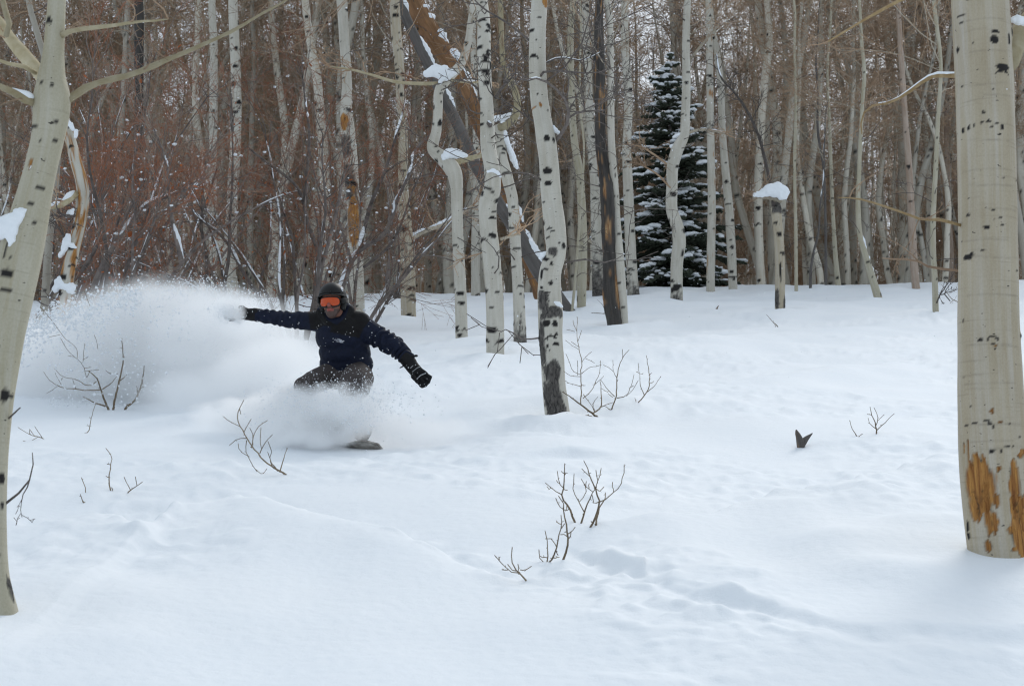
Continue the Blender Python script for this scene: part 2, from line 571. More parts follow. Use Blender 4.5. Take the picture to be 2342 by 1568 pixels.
def trunk_mesh(name, P, R, mat, rng, seg=20, step=0.04, marks=(), knots=3.0, rough_base=0.0, irregular=0.03, seed=0, auto=True, wild=0.0):
    """a tapered trunk with bark coordinates in metres; marks: (v, angle, half width, half height, kind)"""
    C, Rr, S = resample(P, R, step)
    k = len(C)
    T = np.gradient(C, axis=0); T /= np.linalg.norm(T, axis=1)[:, None]
    X = np.array([1., 0, 0])
    U = X - T * (T @ X)[:, None]; U /= np.linalg.norm(U, axis=1)[:, None]
    B = np.cross(T, U)                                    # points away from the camera for an upright trunk
    a = (np.arange(seg) / seg) * 2 * np.pi - np.pi
    A, SS = np.meshgrid(a, S)
    RR = np.repeat(Rr[:, None], seg, 1)
    nz = pn(np.cos(A) * 1.3 + seed * 3.7, np.sin(A) * 1.3 + SS * 1.1, seed % 40) * 2 * irregular + pn(np.cos(A) * 3 + seed, SS * 5 + np.sin(A) * 3, seed % 40 + 2) * irregular
    allm = list(marks)
    if auto:
        Lt = S[-1]
        nk = int(knots * 1.3 * min(Lt, 14))
        for _ in range(nk):
            v = rng.rand() * min(Lt, 14); r = np.interp(v, S, Rr) * 1.25
            z = rng.rand()
            if z < 0.30: allm.append((v, (rng.rand() - .5) * 6.2, r * (0.25 + 0.4 * rng.rand()), r * (0.16 + 0.26 * rng.rand()), 'eye'))
            elif z < 0.55: allm.append((v, (rng.rand() - .5) * 6.2, r * (0.4 + 0.5 * rng.rand()), r * (0.10 + 0.1 * rng.rand()), 'brow'))
            else: allm.append((v, (rng.rand() - .5) * 6.2, r * (0.12 + 0.22 * rng.rand()), r * (0.06 + 0.08 * rng.rand()), 'eye'))
    blk = np.zeros_like(A); scar = np.zeros_like(A); rgh = np.zeros_like(A)
    jig = pn(A * 4 + seed, SS * 14, 5) * 0.6 + pn(A * 11, SS * 40, 6) * 0.5
    jgv = pn(A * 8 + seed, SS * 5, 17) * 1.1 + pn(A * 22, SS * 13, 18) * 0.8
    for v, ang, hw, hh, kind in allm:
        lo, hi = np.searchsorted(S, [v - hh * 2.2 - hw * .6, v + hh * 2.2 + hw * .6])
        if hi <= lo: continue
        da = (A[lo:hi] - ang + np.pi) % (2 * np.pi) - np.pi
        du = da * RR[lo:hi]; dv = SS[lo:hi] - v
        j = jig[lo:hi]
        if kind == 'brow':
            dv = dv + 0.45 * du * du / max(hw, 1e-4)
            e = (du / hw) ** 2 + (dv / hh) ** 2 + j * 0.9
            blk[lo:hi] = np.maximum(blk[lo:hi], 1 - sst(0.75, 1.25, e))
        elif kind == 'eye':
            e = (du / hw) ** 2 + (dv / hh) ** 2 + j * 0.6
            blk[lo:hi] = np.maximum(blk[lo:hi], 1 - sst(0.8, 1.2, e))
            nz[lo:hi] += 0.05 * np.exp(-((du / hw) ** 2 + (dv / (hh * 1.6)) ** 2))
        elif kind == 'scar':
            f_ = np.clip(np.abs(dv + 0.25 * hh * jgv[lo:hi]) / hh, 0, 1.5)
            e = (du / (hw * (1.35 - 0.85 * np.clip(f_, 0, 1) ** 1.6))) ** 2 + f_ ** 6 + jgv[lo:hi] * 0.5
            w = 1 - sst(0.75, 1.1, e)
            scar[lo:hi] = np.maximum(scar[lo:hi], w)
            nz[lo:hi] -= 0.05 * w
            lip = np.exp(-((e - 1.05) / 0.22) ** 2) * (f_ < 1.1)
            nz[lo:hi] += 0.02 * lip
            blk[lo:hi] = np.maximum(blk[lo:hi], lip * np.clip(jgv[lo:hi] * 1.6, 0, .75))
        elif kind == 'rough':
            e = (np.abs(du) / hw) ** 3 + (np.abs(dv) / hh) ** 3 + j * 1.6
            w = 1 - sst(0.7, 1.2, e)
            rgh[lo:hi] = np.maximum(rgh[lo:hi], w)
            nz[lo:hi] += 0.05 * w + 0.12 * w * j
        elif kind == 'ring':
            dv = dv + 0.05 * np.cos(da * 1.3) * hw + 0.004 * j
            w = 0.20 * (1 - sst(0.3, 1.2, np.abs(dv) / hh)) * (1 - sst(.7, 1.1, np.abs(du) / hw)) * np.clip(0.8 + j * 1.2, 0, 1)
            blk[lo:hi] = np.maximum(blk[lo:hi], w)
        elif kind == 'pale':
            e = (du / hw) ** 2 + (dv / hh) ** 2 + j
            w = 1 - sst(0.7, 1.2, e)
            rgh[lo:hi] *= 1 - w; blk[lo:hi] *= 1 - w
    if rough_base > 0:
        w = (1 - sst(0.55, 1.3, SS / rough_base + jig * 0.8 + 0.5 * pn(A * 1.5 + seed, SS * 3, 8)))
        rgh = np.maximum(rgh, w); nz += 0.07 * w * (1 + jig)
    if wild > 0:
        w = sst(0.0, 0.35, pn(A * 1.3 + seed, SS * 1.6, 9) + pn(A * 3 + seed, SS * 4, 10) * .6 - 0.35 + wild)
        scar = np.maximum(scar, w)
    RV = RR * (1 + nz)
    V = C[:, None, :] + RV[..., None] * (np.sin(A)[..., None] * U[:, None, :] - np.cos(A)[..., None] * B[:, None, :])
    V = V.reshape(-1, 3)
    i = np.arange(k - 1)[:, None] * seg + np.arange(seg)[None, :]
    j2 = np.arange(k - 1)[:, None] * seg + (np.arange(seg)[None, :] + 1) % seg
    q = np.stack([i, j2, j2 + seg, i + seg], -1).reshape(-1, 4)
    V = np.concatenate([V, [C[-1] + T[-1] * Rr[-1] * 0.4]])
    b0 = (k - 1) * seg
    cap = np.stack([b0 + np.arange(seg), b0 + (np.arange(seg) + 1) % seg, np.full(seg, k * seg)], -1)
    me = np_mesh(name, V, [q, cap], [mat])
    uvl = me.uv_layers.new(name='UVMap')
    uu = np.concatenate([(A * np.maximum(RR, 0.02)).ravel(), [0]]); vv = np.concatenate([SS.ravel(), [S[-1]]])
    li = np.empty(len(me.loops), np.int32); me.loops.foreach_get('vertex_index', li)
    uv = np.stack([uu[li], vv[li]], -1)
    # keep the seam (at the back) from running across the whole texture
    loops4 = len(q) * 4
    ub = uv[:loops4, 0].reshape(-1, 4)
    rb = RR.ravel()[q[:, 0]]
    seam = (np.arange(len(q)) % seg) == seg - 1
    ub[seam, 1] += 2 * np.pi * np.maximum(rb[seam], .02); ub[seam, 2] += 2 * np.pi * np.maximum(rb[seam], .02)
    uvl.data.foreach_set('uv', uv.astype(np.float32).ravel())
    ca = me.color_attributes.new('marks', 'FLOAT_COLOR', 'POINT')
    colr = np.zeros((len(V), 4), np.float32)
    colr[:-1, 0], colr[:-1, 1], colr[:-1, 2], colr[:, 3] = blk.ravel(), scar.ravel(), rgh.ravel(), 1
    ca.data.foreach_set('color', colr.ravel())
    return me


def grow(mb, p, d, L, r, depth, rng, up=0.25, spread=0.8, kids=4, mats=(0, 1, 1, 1), level=0, sides=(5, 4, 3, 3), wob=0.22, taper=0.25, minr=0.003, lfac=(0.35, 0.65)):
    n = max(3, min(7, int(L / 0.22) + 2)) if level < 2 else (2 if depth <= 0 else 3)
    P = [np.array(p, float)]; d = np.array(d, float); d /= np.linalg.norm(d)
    dirs = [d]
    for _ in range(n - 1):
        d = d + rng.randn(3) * wob * (0.6 if level == 0 else 1) + np.array([0, 0, up]) * (L / n)
        d /= np.linalg.norm(d)
        P.append(P[-1] + d * L / (n - 1)); dirs.append(d)
    R = np.maximum(np.linspace(r, r * taper, n), minr)
    mb.tube(P, R, sides[min(level, len(sides) - 1)], mats[min(level, len(mats) - 1)], tip=level < 2)
    if depth <= 0: return P
    for _ in range(kids):
        t = 0.25 + 0.75 * rng.rand()
        i = min(n - 2, int(t * (n - 1))); f = t * (n - 1) - i
        q = P[i] * (1 - f) + P[i + 1] * f
        dd = dirs[i] + rng.randn(3) * spread
        grow(mb, q, dd, L * (lfac[0] + (lfac[1] - lfac[0]) * rng.rand()) * (1.15 - 0.4 * t), max(minr, r * (1 - 0.75 * t) * 0.7), depth - 1, rng, up, spread, kids, mats, level + 1, sides, wob, taper, minr, lfac)
    return P


def spray_lib(seed, depth, kids, up, spread, wob, lfac, mats, minr, r0=0.016):
    mb = MB(); rng = np.random.RandomState(seed)
    grow(mb, (0, 0, 0), (0, 0, 1), 1.0, r0, depth, rng, up, spread, kids, mats, 1, (4, 4, 3, 3, 3), wob, 0.3, minr, lfac)
    V, fs, mi = mb.arrays(); C = np.concatenate(mb.C)
    ms, o = [], 0
    for f in fs: ms.append(mi[o:o + len(f)]); o += len(f)
    return C, V - C, fs, ms


LIB = {'limb': [spray_lib(20 + i, 2, 6, 0.0, 0.65, 0.16, (0.35, 0.65), (0, 0, 1, 1), 0.005) for i in range(6)],
       'twig': [spray_lib(40 + i, 2, 3, 0.0, 0.75, 0.2, (0.35, 0.65), (0, 0, 1, 1), 0.0045, 0.011) for i in range(6)],
       'willow': [spray_lib(60 + i, 3, 3, 0.0, 0.5, 0.14, (0.4, 0.75), (0, 0, 1, 1), 0.0042, 0.012) for i in range(8)]}


def lib(kind, rng): return LIB[kind][rng.randint(len(LIB[kind]))]


def snow_on(mb, P, R, rng, cover=0.6, thick=1.0):
    """lumpy snow lying along the upper side of a branch"""
    C, Rr, S = resample(P, R, 0.06)
    i = 0
    while i < len(C) - 2:
        run = int(3 + rng.rand() * 14)
        if rng.rand() < cover:
            j = min(len(C), i + run)
            if j - i >= 3:
                seg = C[i:j].copy()
                rr = Rr[i:j] * (0.85 + 0.35 * rng.rand(j - i)) * thick
                e = np.sin(np.linspace(0.15, np.pi - 0.15, j - i)) ** 0.5
                tt = np.gradient(seg, axis=0); tt /= np.linalg.norm(tt, axis=1)[:, None] + 1e-9
                nu = np.array([0, 0, 1.]) - tt * tt[:, 2:3]; nu /= np.linalg.norm(nu, axis=1)[:, None] + 1e-6
                seg += nu * (Rr[i:j] * 0.62 + rr * 0.15)[:, None]
                mb.tube(seg, np.maximum(rr * e, 0.004), 6)
        i += run


KEY = []            # (object root, x, y, radius)


def px_path(pts, y, rng, wig=0.0):
    out, r = [], []
    for i, (px, py, w) in enumerate(pts):
        yy = y + wig * math.sin(i * 1.3 + y) * 0.5
        out.append(at(px, py, yy)); r.append(w * 0.5 * yy / F * 1.0)
    return out, r


def px_tree(name, label, pts, mat='white', top=13.0, depth=None, seg=20, step=0.04, marks=(), limbs=(), rough_base=0.0, knots=3.0, wig=0.25,
            seed=1, group=None, cat='tree', snowy=0.0, broken=False, limb_mat=('limb', 'twig'), wild=0.0, crown=True, irregular=0.03, dead_twigs=6, auto=True, lim_len=1.0):
    """a tree traced from its centre line in the photograph, base first; its distance is where its foot meets the snow"""
    rng = np.random.RandomState(seed * 13 + 5)
    if depth is None:
        g = ground_hit(pts[0][0], pts[0][1]); y0 = g[1]
    else:
        y0 = depth
    P, R = px_path(pts, y0, rng, wig)
    d0 = P[1] - P[0]; d0 = d0 / np.linalg.norm(d0)
    gz0 = gz1(P[0][0], y0)
    if P[0][2] > gz0 + 0.02 or depth is not None:         # the foot is hidden in the photograph: run the trunk down to the snow
        t = (P[0][2] - gz0) / max(0.4, d0[2])
        if t > 0.05:
            P.insert(0, P[0] - d0 * t); R.insert(0, R[0] * 1.05)
    base = P[0].copy()
    P.insert(0, base - d0 * 0.45); R.insert(0, R[0] * 1.08)
    v0 = 0.45
    dist = [0.0]
    for i in range(1, len(P)): dist.append(dist[-1] + np.linalg.norm(P[i] - P[i - 1]))
    hv = dist[-1]
    if not broken:
        d = P[-1] - P[-2]; d /= np.linalg.norm(d)
        rem = max(2.0, top - (P[-1][2] - base[2]))
        nst = 6
        r0 = R[-1]
        for i in range(nst):
            d = d * 0.8 + np.array([rng.randn() * .10, rng.randn() * .10, 0.35]); d /= np.linalg.norm(d)
            P.append(P[-1] + d * rem / nst); R.append(r0 * (1 - 0.85 * (i + 1) / nst) + 0.008)
    root = empty(name, base)
    tag(root, label, cat, group)
    # marks given in pixels become places on the bark
    mk = []
    off = 2 if len(P) > len(pts) and depth is not None and dist[2] > 0.5 else 1
    lens = np.array(dist)
    pys = np.array([p[1] for p in pts]); pxs = np.array([p[0] for p in pts]); pws = np.array([p[2] for p in pts])
    k0 = None
    for i in range(len(P)):
        if np.allclose(P[i], at(pts[0][0], pts[0][1], P[i][1]), atol=1e-6): k0 = i; break
    vs = lens[k0:k0 + len(pts)]
    order = np.argsort(pys)
    for (px, py, w, h, kind) in marks:
        cxp = np.interp(py, pys[order], pxs[order]); wp = np.interp(py, pys[order], pws[order]); v = np.interp(py, pys[order], vs[order])
        s = np.clip((px - cxp) / (wp * 0.5), -0.98, 0.98)
        mk.append((v, math.asin(s), w * 0.5 * y0 / F / max(0.6, math.sqrt(1 - s * s)), h * 0.5 * y0 / F, kind))
    me = trunk_mesh(name + '_trunk', P, R, M[mat], rng, seg, step, mk, knots, rough_base + 0.45 if rough_base else 0, irregular, seed, auto, wild)
    attach(link('trunk', me), root)
    P = np.array(P); R = np.array(R)
    sn = MB(); anysnow = False
    # limbs traced from the photograph: list of (points with widths, material, snow cover)
    for lp, lm, cov in limbs:
        q, rr = [], []
        yo = 0.0; sgn = rng.choice([-1, 1])
        for i, (px, py, w) in enumerate(lp):
            yo = sgn * 0.12 * i * lim_len
            q.append(at(px, py, y0 + yo)); rr.append(w * 0.5 * y0 / F)
        if len(q) > 2:
            C, Rr, _ = resample(q, rr, 0.07 if y0 < 12 else 0.12)
        else:
            C, Rr = np.array(q), np.array(rr)
        lb = MB()
        lb.tube(C, Rr * (1 + 0.06 * rng.randn(len(Rr))), 8 if y0 < 20 else 6, 0)
        # side twigs
        Ll = np.linalg.norm(C[-1] - C[0])
        for _ in range(int(4 + Ll * 5) if y0 > 12 else int(Ll * 4)):
            t = rng.randint(len(C) // 3, len(C)); dd = rng.randn(3) * 0.7 + np.array([0, 0, 0.3]) + (C[t] - C[max(0, t - 2)]) * 3
            lb.spray(lib('twig', rng), C[t], dd, (0.2 + 0.5 * rng.rand()) if y0 > 12 else (0.08 + 0.16 * rng.rand()), 1.0 if y0 > 20 else (0.6 if y0 > 12 else 0.3), rng, (1, 1))
        lb.build('branch', [M[lm], M['twig_dark' if lm == 'twig_dark' else 'twig']], root)
        if cov > 0:
            snow_on(sn, C, Rr, rng, cov, 1.0); anysnow = True
    # small dead twigs down the stem
    tw = MB()
    for _ in range(dead_twigs):
        v = (0.25 + 0.75 * rng.rand()) * min(hv, 9)
        i = np.clip(np.searchsorted(lens, v), 1, len(lens) - 1); f = (v - lens[i - 1]) / max(1e-6, lens[i] - lens[i - 1])
        q = P[i - 1] * (1 - f) + P[i] * f; r = R[i - 1]
        aa = rng.rand() * 2 * np.pi
        tw.spray(lib('twig', rng), q + np.array([math.cos(aa), math.sin(aa), 0]) * r * .8, (math.cos(aa), math.sin(aa), 0.1 + 0.3 * rng.rand()), 0.4 + 0.9 * rng.rand(), 0.9, rng, (0, 0))
    if dead_twigs: tag(tw.build('twigs', [M['twig_dark']], root), kind='stuff')
    if crown and not broken:
        cr = MB()
        zs = P[:, 2] - base[2]
        for i in range(16):
            h = max(hv * 0.75, 3.0) + (top - max(hv * 0.75, 3.0)) * (i + rng.rand()) / 16
            j = np.clip(np.searchsorted(zs, h), 1, len(zs) - 1); f = np.clip((h - zs[j - 1]) / max(1e-6, zs[j] - zs[j - 1]), 0, 1)
            q = P[j - 1] * (1 - f) + P[j] * f
            aa = rng.rand() * 2 * np.pi
            cr.spray(lib('limb', rng), q, (math.cos(aa), math.sin(aa), 0.7), 1.2 + 1.4 * rng.rand(), 0.8, rng)
        tag(cr.build('crown', [M[limb_mat[0]], M[limb_mat[1]]], root), kind='stuff')
    if snowy > 0:
        snow_on(sn, P[2:], R[2:] * 0.8, rng, snowy, 1.0); anysnow = True
    if anysnow and sn.n: tag(sn.build('snow', M['snow'], root), kind='stuff')
    WELLS.append((base[0], base[1], R[1]))
    return root, y0


def solid(name, prims, voxel=0.009, smooth=6):
    mb = MB(); rr = np.random.RandomState(1)
    for p in prims:
        if p[0] == 'cap':
            _, a, ra, b, rb = p
            a, b = np.array(a, float), np.array(b, float)
            d = (b - a); L = np.linalg.norm(d) + 1e-9; d /= L
            P, R = [], []
            for t in np.linspace(0.06, np.pi / 2, 6): P.append(a - d * ra * math.cos(t)); R.append(ra * math.sin(t))
            for t in np.linspace(np.pi / 2, 0.06, 6): P.append(b + d * rb * math.cos(t)); R.append(rb * math.sin(t))
            mb.tube(P, R, 20)
        else:
            _, c, r, rot = p
            mb.blob(c, r, rr, 24, 14, 0.0, rot=rot)
    o = link(name, mb.mesh(name, []))
    m = o.modifiers.new('r', 'REMESH'); m.mode = 'VOXEL'; m.voxel_size = voxel
    m = o.modifiers.new('s', 'SMOOTH'); m.factor = 0.5; m.iterations = smooth
    dg = bpy.context.evaluated_depsgraph_get()
    me = bpy.data.meshes.new_from_object(o.evaluated_get(dg))
    bpy.data.objects.remove(o)
    me.polygons.foreach_set('use_smooth', np.ones(len(me.polygons), bool))
    return me


def snow_lump(root, kf, lines, y, push_y=0.0):
    """snow settled along given pixel lines (widths in the same pixels), one soft mass"""
    pr = []
    for ln in lines:
        q = kf(*ln)
        pts = [(at(p[0], p[1], y + push_y), p[2] * .5 * y / F) for p in q]
        if len(pts) == 1: pts = pts * 2
        for (a, ra), (b, rb) in zip(pts, pts[1:]): pr.append(('cap', a, ra, b + np.array([1e-4, 0, 0]), rb))
    big = max(p[2] for p in pr)
    me = solid('snow_cap', pr, max(0.005, big / 7), 4)
    v = np.empty(len(me.vertices) * 3, np.float32); me.vertices.foreach_get('co', v); v = v.reshape(-1, 3)
    nn = np.empty(len(me.vertices) * 3, np.float32); me.vertices.foreach_get('normal', nn); nn = nn.reshape(-1, 3)
    f = 1.2 / big
    v = v + nn * (big * 0.22 * (pn(v[:, 0] * f + v[:, 1] * f * .5, v[:, 2] * f, 3) + .6 * pn(v[:, 0] * f * 2.3, v[:, 2] * f * 2.3 + v[:, 1] * f, 4)))[:, None]
    me.vertices.foreach_set('co', v.astype(np.float32).ravel()); me.update()
    me.materials.append(M['snow'])
    return attach(link('snow_cap', me), root)


def MK(k, items):
    out = []
    for x, y, w, h, kind in items:
        p = k((x, y, w))[0]
        out.append((p[0], p[1], p[2], h * p[2] / w, kind))
    return out


# ------------------------------------------------------------------ the trees that stand out in the photograph
# near aspen at the left edge, forked, leaning
pA = [(2, 1402, 76), (-10, 1330, 64), (-16, 1200, 60), (-16, 1080, 64), (-12, 960, 74), (-2, 850, 84), (14, 740, 92), (34, 640, 98), (52, 560, 96), (66, 500, 88), (82, 430, 78), (96, 370, 74),
      (110, 310, 76), (117, 260, 84), (118, 220, 84), (118, 180, 66), (122, 130, 52), (126, 70, 46), (130, 0, 42), (134, -80, 40)]
mkA = MK(K1, [(60, 1325, 62, 46, 'eye'), (170, 630, 46, 28, 'eye'), (285, 597, 26, 12, 'eye'), (243, 112, 36, 30, 'eye'), (172, 988, 28, 14, 'eye'), (232, 778, 20, 10, 'eye'),
              (100, 1130, 20, 8, 'eye'), (225, 715, 14, 10, 'eye'), (210, 690, 10, 8, 'eye'), (262, 385, 18, 12, 'eye'), (270, 425, 16, 16, 'eye'), (218, 412, 12, 12, 'eye'),
              (240, 556, 26, 5, 'eye'), (185, 1070, 18, 8, 'eye'), (156, 1210, 8, 8, 'eye'), (60, 1400, 120, 10, 'brow'), (288, 240, 12, 8, 'eye'), (215, 905, 40, 10, 'eye'),
              (280, 680, 20, 16, 'eye'), (165, 805, 14, 44, 'scar'), (55, 1215, 14, 90, 'eye'), (85, 1250, 12, 60, 'eye')])
mkA += [(20, 905, 16, 34, 'eye'), (10, 1095, 12, 26, 'eye'), (10, 1155, 8, 16, 'eye'), (30, 1350, 10, 60, 'rough'), (10, 800, 6, 6, 'eye'), (6, 1270, 6, 6, 'eye')]
limA = [
    (K1((320, 480, 44), (360, 455, 40), (430, 410, 38), (510, 385, 36), (620, 360, 32), (700, 330, 30), (790, 290, 28), (900, 245, 22), (1000, 200, 20), (1090, 160, 18), (1180, 110, 16),
        (1254, 65, 14), (1340, 20, 12), (1420, -30, 10)), 'limb_pale', 0.0),
    (K1((280, 175, 36), (345, 147, 25), (430, 135, 22), (560, 120, 18), (650, 105, 14), (740, 100, 10), (805, 92, 6)), 'limb_pale', 0.0),
    (K1((255, 430, 84), (190, 350, 80), (120, 270, 74), (60, 200, 70), (0, 120, 66), (-80, 30, 60), (-200, -120, 50)), 'limb_pale', 0.0),
    (K1((190, 500, 45), (130, 480, 45), (60, 440, 36), (0, 415, 34), (-100, 380, 28)), 'limb_pale', 0.25),
    (K1((170, 350, 24), (120, 320, 22), (40, 305, 18), (-30, 280, 15)), 'limb_pale', 0.0),
    (K1((60, 1040, 40), (10, 1060, 34), (-60, 1090, 30)), 'limb_pale', 0.9),
    (K1((30, 170, 30), (45, 110, 30), (20, 40, 28), (5, -60, 24)), 'limb_pale', 0.0),
    ([(14, 1150, 6), (40, 1130, 5), (66, 1100, 4), (76, 1060, 3), (74, 1035, 2)], 'twig_dark', 0.0),
    ([(16, 960, 5), (32, 945, 4), (46, 932, 3)], 'twig_dark', 0.0),
]
tA, yA = px_tree('aspen_tree', 'near forked aspen with olive cream bark leaning at the left edge', pA, 'olive', 6.0, None, 56, 0.014, mkA, limA, knots=1.2, wig=0.0, seed=1, dead_twigs=0, irregular=0.035, lim_len=0.5)
snow_lump(tA, K1, [((-20, 1120, 70), (20, 1085, 90), (60, 1060, 84), (95, 1020, 50), (125, 1004, 20)), ((60, 1095, 66), (52, 1140, 44), (46, 1172, 18))], yA, -0.08)
snow_lump(tA, K1, [((70, 1010, 22), (100, 1002, 24), (128, 1004, 14))], yA, -0.07)
snow_lump(tA, K1, [((172, 782, 14), (158, 800, 30), (145, 830, 32), (138, 855, 16))], yA, -0.05)

# near aspen at the right edge with gnawed bark
pB = [(2292, 1262, 152), (2284, 1180, 154), (2274, 1060, 156), (2268, 950, 152), (2264, 850, 146), (2261, 740, 140), (2260, 620, 136), (2259, 480, 134), (2256, 330, 134), (2252, 200, 134), (2247, 90, 132), (2242, 0, 132), (2236, -110, 130)]
mkB = MK(K5, [(880, 230, 46, 42, 'eye'), (885, 192, 50, 14, 'eye'), (925, 355, 74, 30, 'eye'), (922, 372, 84, 14, 'brow'), (730, 250, 16, 30, 'eye'), (735, 95, 32, 15, 'eye'), (738, 125, 30, 8, 'eye'), (952, 18, 20, 10, 'eye'),
              (963, 215, 16, 60, 'eye'), (990, 170, 12, 50, 'eye'), (785, 235, 8, 6, 'eye'), (750, 640, 12, 32, 'eye'), (770, 634, 10, 24, 'eye'), (790, 626, 12, 20, 'eye'), (822, 618, 16, 12, 'eye'), (850, 614, 22, 18, 'eye'),
              (866, 640, 14, 18, 'eye'), (890, 625, 14, 10, 'eye'), (914, 640, 22, 32, 'eye'), (828, 570, 14, 14, 'eye'), (872, 465, 6, 6, 'eye'), (920, 878, 8, 9, 'eye'), (998, 875, 14, 10, 'eye'), (744, 430, 8, 6, 'eye'),
              (870, 1030, 18, 13, 'eye'), (842, 1112, 34, 18, 'eye'), (908, 1068, 18, 13, 'eye'), (915, 1098, 18, 12, 'eye'), (880, 1078, 10, 8, 'eye'), (826, 1220, 20, 15, 'eye'), (768, 1248, 34, 26, 'eye'),
              (785, 1235, 14, 20, 'eye'), (770, 1045, 22, 10, 'eye'), (790, 1052, 18, 5, 'eye'), (997, 1305, 9, 8, 'eye'), (967, 1508, 9, 8, 'eye'), (770, 30, 36, 10, 'eye'), (755, 1545, 8, 14, 'eye')])
mkB += MK(KB, [(720, 98, 30, 22, 'eye'), (760, 95, 18, 20, 'eye'), (820, 92, 24, 22, 'eye'), (790, 80, 60, 6, 'eye'), (668, 142, 44, 9, 'eye'), (793, 125, 18, 6, 'eye'), (832, 268, 14, 11, 'eye'), (785, 400, 14, 6, 'eye'),
               (670, 510, 8, 8, 'eye'), (655, 628, 30, 9, 'eye'), (690, 612, 34, 9, 'eye'), (750, 604, 34, 16, 'eye'), (772, 622, 20, 22, 'eye'), (790, 644, 12, 26, 'eye'), (895, 628, 16, 7, 'eye'), (785, 795, 36, 30, 'eye'),
               (838, 798, 20, 18, 'eye'), (880, 766, 34, 12, 'eye'), (915, 764, 26, 8, 'eye'), (960, 712, 20, 12, 'eye'), (995, 60, 22, 30, 'eye'), (665, 1250, 16, 80, 'eye'), (680, 1310, 14, 60, 'eye'), (750, 880, 10, 8, 'eye'),
               (805, 160, 8, 10, 'eye'), (640, 320, 8, 14, 'eye'),
               (716, 1000, 120, 380, 'scar'), (712, 960, 92, 270, 'scar'), (690, 1130, 34, 200, 'scar'), (712, 1170, 20, 140, 'scar'), (748, 1080, 44, 190, 'scar'), (765, 1190, 30, 260, 'scar'), (800, 1240, 34, 150, 'scar'), (812, 1100, 30, 90, 'scar'),
               (930, 1010, 56, 350, 'scar'), (920, 1150, 30, 160, 'scar'), (985, 1290, 120, 420, 'scar'), (1010, 1200, 60, 300, 'scar'), (1025, 1330, 60, 300, 'scar'), (965, 1180, 40, 160, 'scar'), (1012, 960, 18, 170, 'scar'), (1000, 800, 40, 40, 'scar'),
               (970, 825, 40, 30, 'scar'), (1030, 780, 14, 120, 'scar'), (785, 545, 18, 46, 'scar'), (840, 612, 22, 12, 'scar'), (808, 140, 30, 8, 'scar'), (660, 790, 10, 150, 'scar'), (645, 760, 8, 80, 'scar'), (770, 1380, 30, 80, 'scar'),
               (905, 1290, 40, 50, 'scar'), (920, 1410, 30, 24, 'scar'), (825, 905, 20, 40, 'scar'), (1030, 1100, 20, 120, 'scar')])
mkB += [(x_, y_, w_, 5, 'ring') for x_, y_, w_ in [(2230, 205, 120), (2270, 230, 100), (2240, 398, 130), (2260, 432, 150), (2280, 488, 90), (2235, 556, 120), (2270, 595, 130), (2250, 680, 150), (2240, 792, 120), (2290, 796, 60), (2260, 970, 150), (2245, 1008, 120), (2270, 1024, 130), (2290, 1126, 80), (2250, 130, 120), (2235, 60, 110), (2260, 330, 140), (2240, 880, 130)]]
limB = [
    (K5((800, 350, 24), (700, 365, 26), (640, 358, 22), (560, 400, 18), (480, 460, 15), (400, 495, 13), (310, 515, 11), (280, 580, 9), (282, 640, 6)), 'limb_gold', 0.25),
    (K5((780, 1085, 18), (700, 1062, 16), (650, 1050, 15), (570, 1050, 13), (500, 1025, 12), (400, 990, 10), (260, 950, 8), (170, 945, 5)), 'limb_gold', 0.0),
    (K5((790, 1300, 14), (700, 1290, 13), (600, 1275, 12), (540, 1245, 10), (440, 1240, 8), (380, 1235, 5)), 'twig', 0.0),
    (K5((760, -160, 20), (620, -70, 18), (470, 0, 16), (330, 75, 14), (220, 140, 10), (120, 200, 7)), 'limb_gold', 0.0),
    (K5((980, 300, 110), (1020, 210, 95), (1050, 130, 84), (1100, 60, 76), (1180, -60, 70)), 'limb_pale', 0.0),
]
tB, yB = px_tree('aspen_tree', 'thick smooth aspen with orange gnawed bark at the right edge', pB, 'cream', 5.5, None, 104, 0.0085, mkB, limB, knots=0.0, wig=0.0, seed=2, dead_twigs=0, irregular=0.015, auto=False, lim_len=0.6)
snow_lump(tB, K5, [((1000, 95, 30), (1030, 95, 50), (1080, 110, 40))], yB, -0.03)

# the birch-white aspen in the middle
pC = [(1275, 945, 58), (1268, 890, 55), (1264, 830, 53), (1260, 773, 53), (1259, 715, 56), (1257, 665, 54), (1259, 621, 50), (1271, 580, 47), (1269, 526, 50), (1263, 470, 47), (1259, 430, 46), (1254, 360, 45), (1250, 330, 45),
      (1243, 287, 42), (1234, 230, 41), (1231, 191, 41), (1229, 140, 40), (1231, 48, 38), (1234, 0, 38), (1236, -60, 37)]
mkC = MK(K9, [(365, 1260, 210, 300, 'rough'), (350, 1070, 150, 150, 'rough'), (268, 850, 46, 380, 'rough'), (275, 500, 90, 170, 'rough'), (350, 615, 220, 110, 'rough'), (300, 650, 110, 70, 'rough'), (440, 1190, 60, 260, 'pale'),
              (305, 715, 66, 60, 'eye'), (385, 800, 32, 26, 'eye'), (310, 888, 24, 24, 'eye'), (385, 872, 60, 34, 'brow'), (345, 335, 44, 30, 'eye'), (345, 210, 26, 24, 'eye'), (270, 385, 28, 26, 'eye'),
              (350, 130, 76, 64, 'rough'), (292, 190, 54, 34, 'eye'), (405, 75, 20, 18, 'eye'), (435, 88, 34, 26, 'eye'), (270, 290, 24, 70, 'eye'), (378, 220, 12, 10, 'eye'), (410, 220, 12, 10, 'eye'), (430, 265, 12, 14, 'eye'),
              (300, 255, 40, 16, 'eye'), (318, 845, 14, 14, 'eye'), (330, 925, 12, 10, 'eye'), (375, 715, 44, 60, 'brow'), (315, 430, 50, 16, 'eye')])
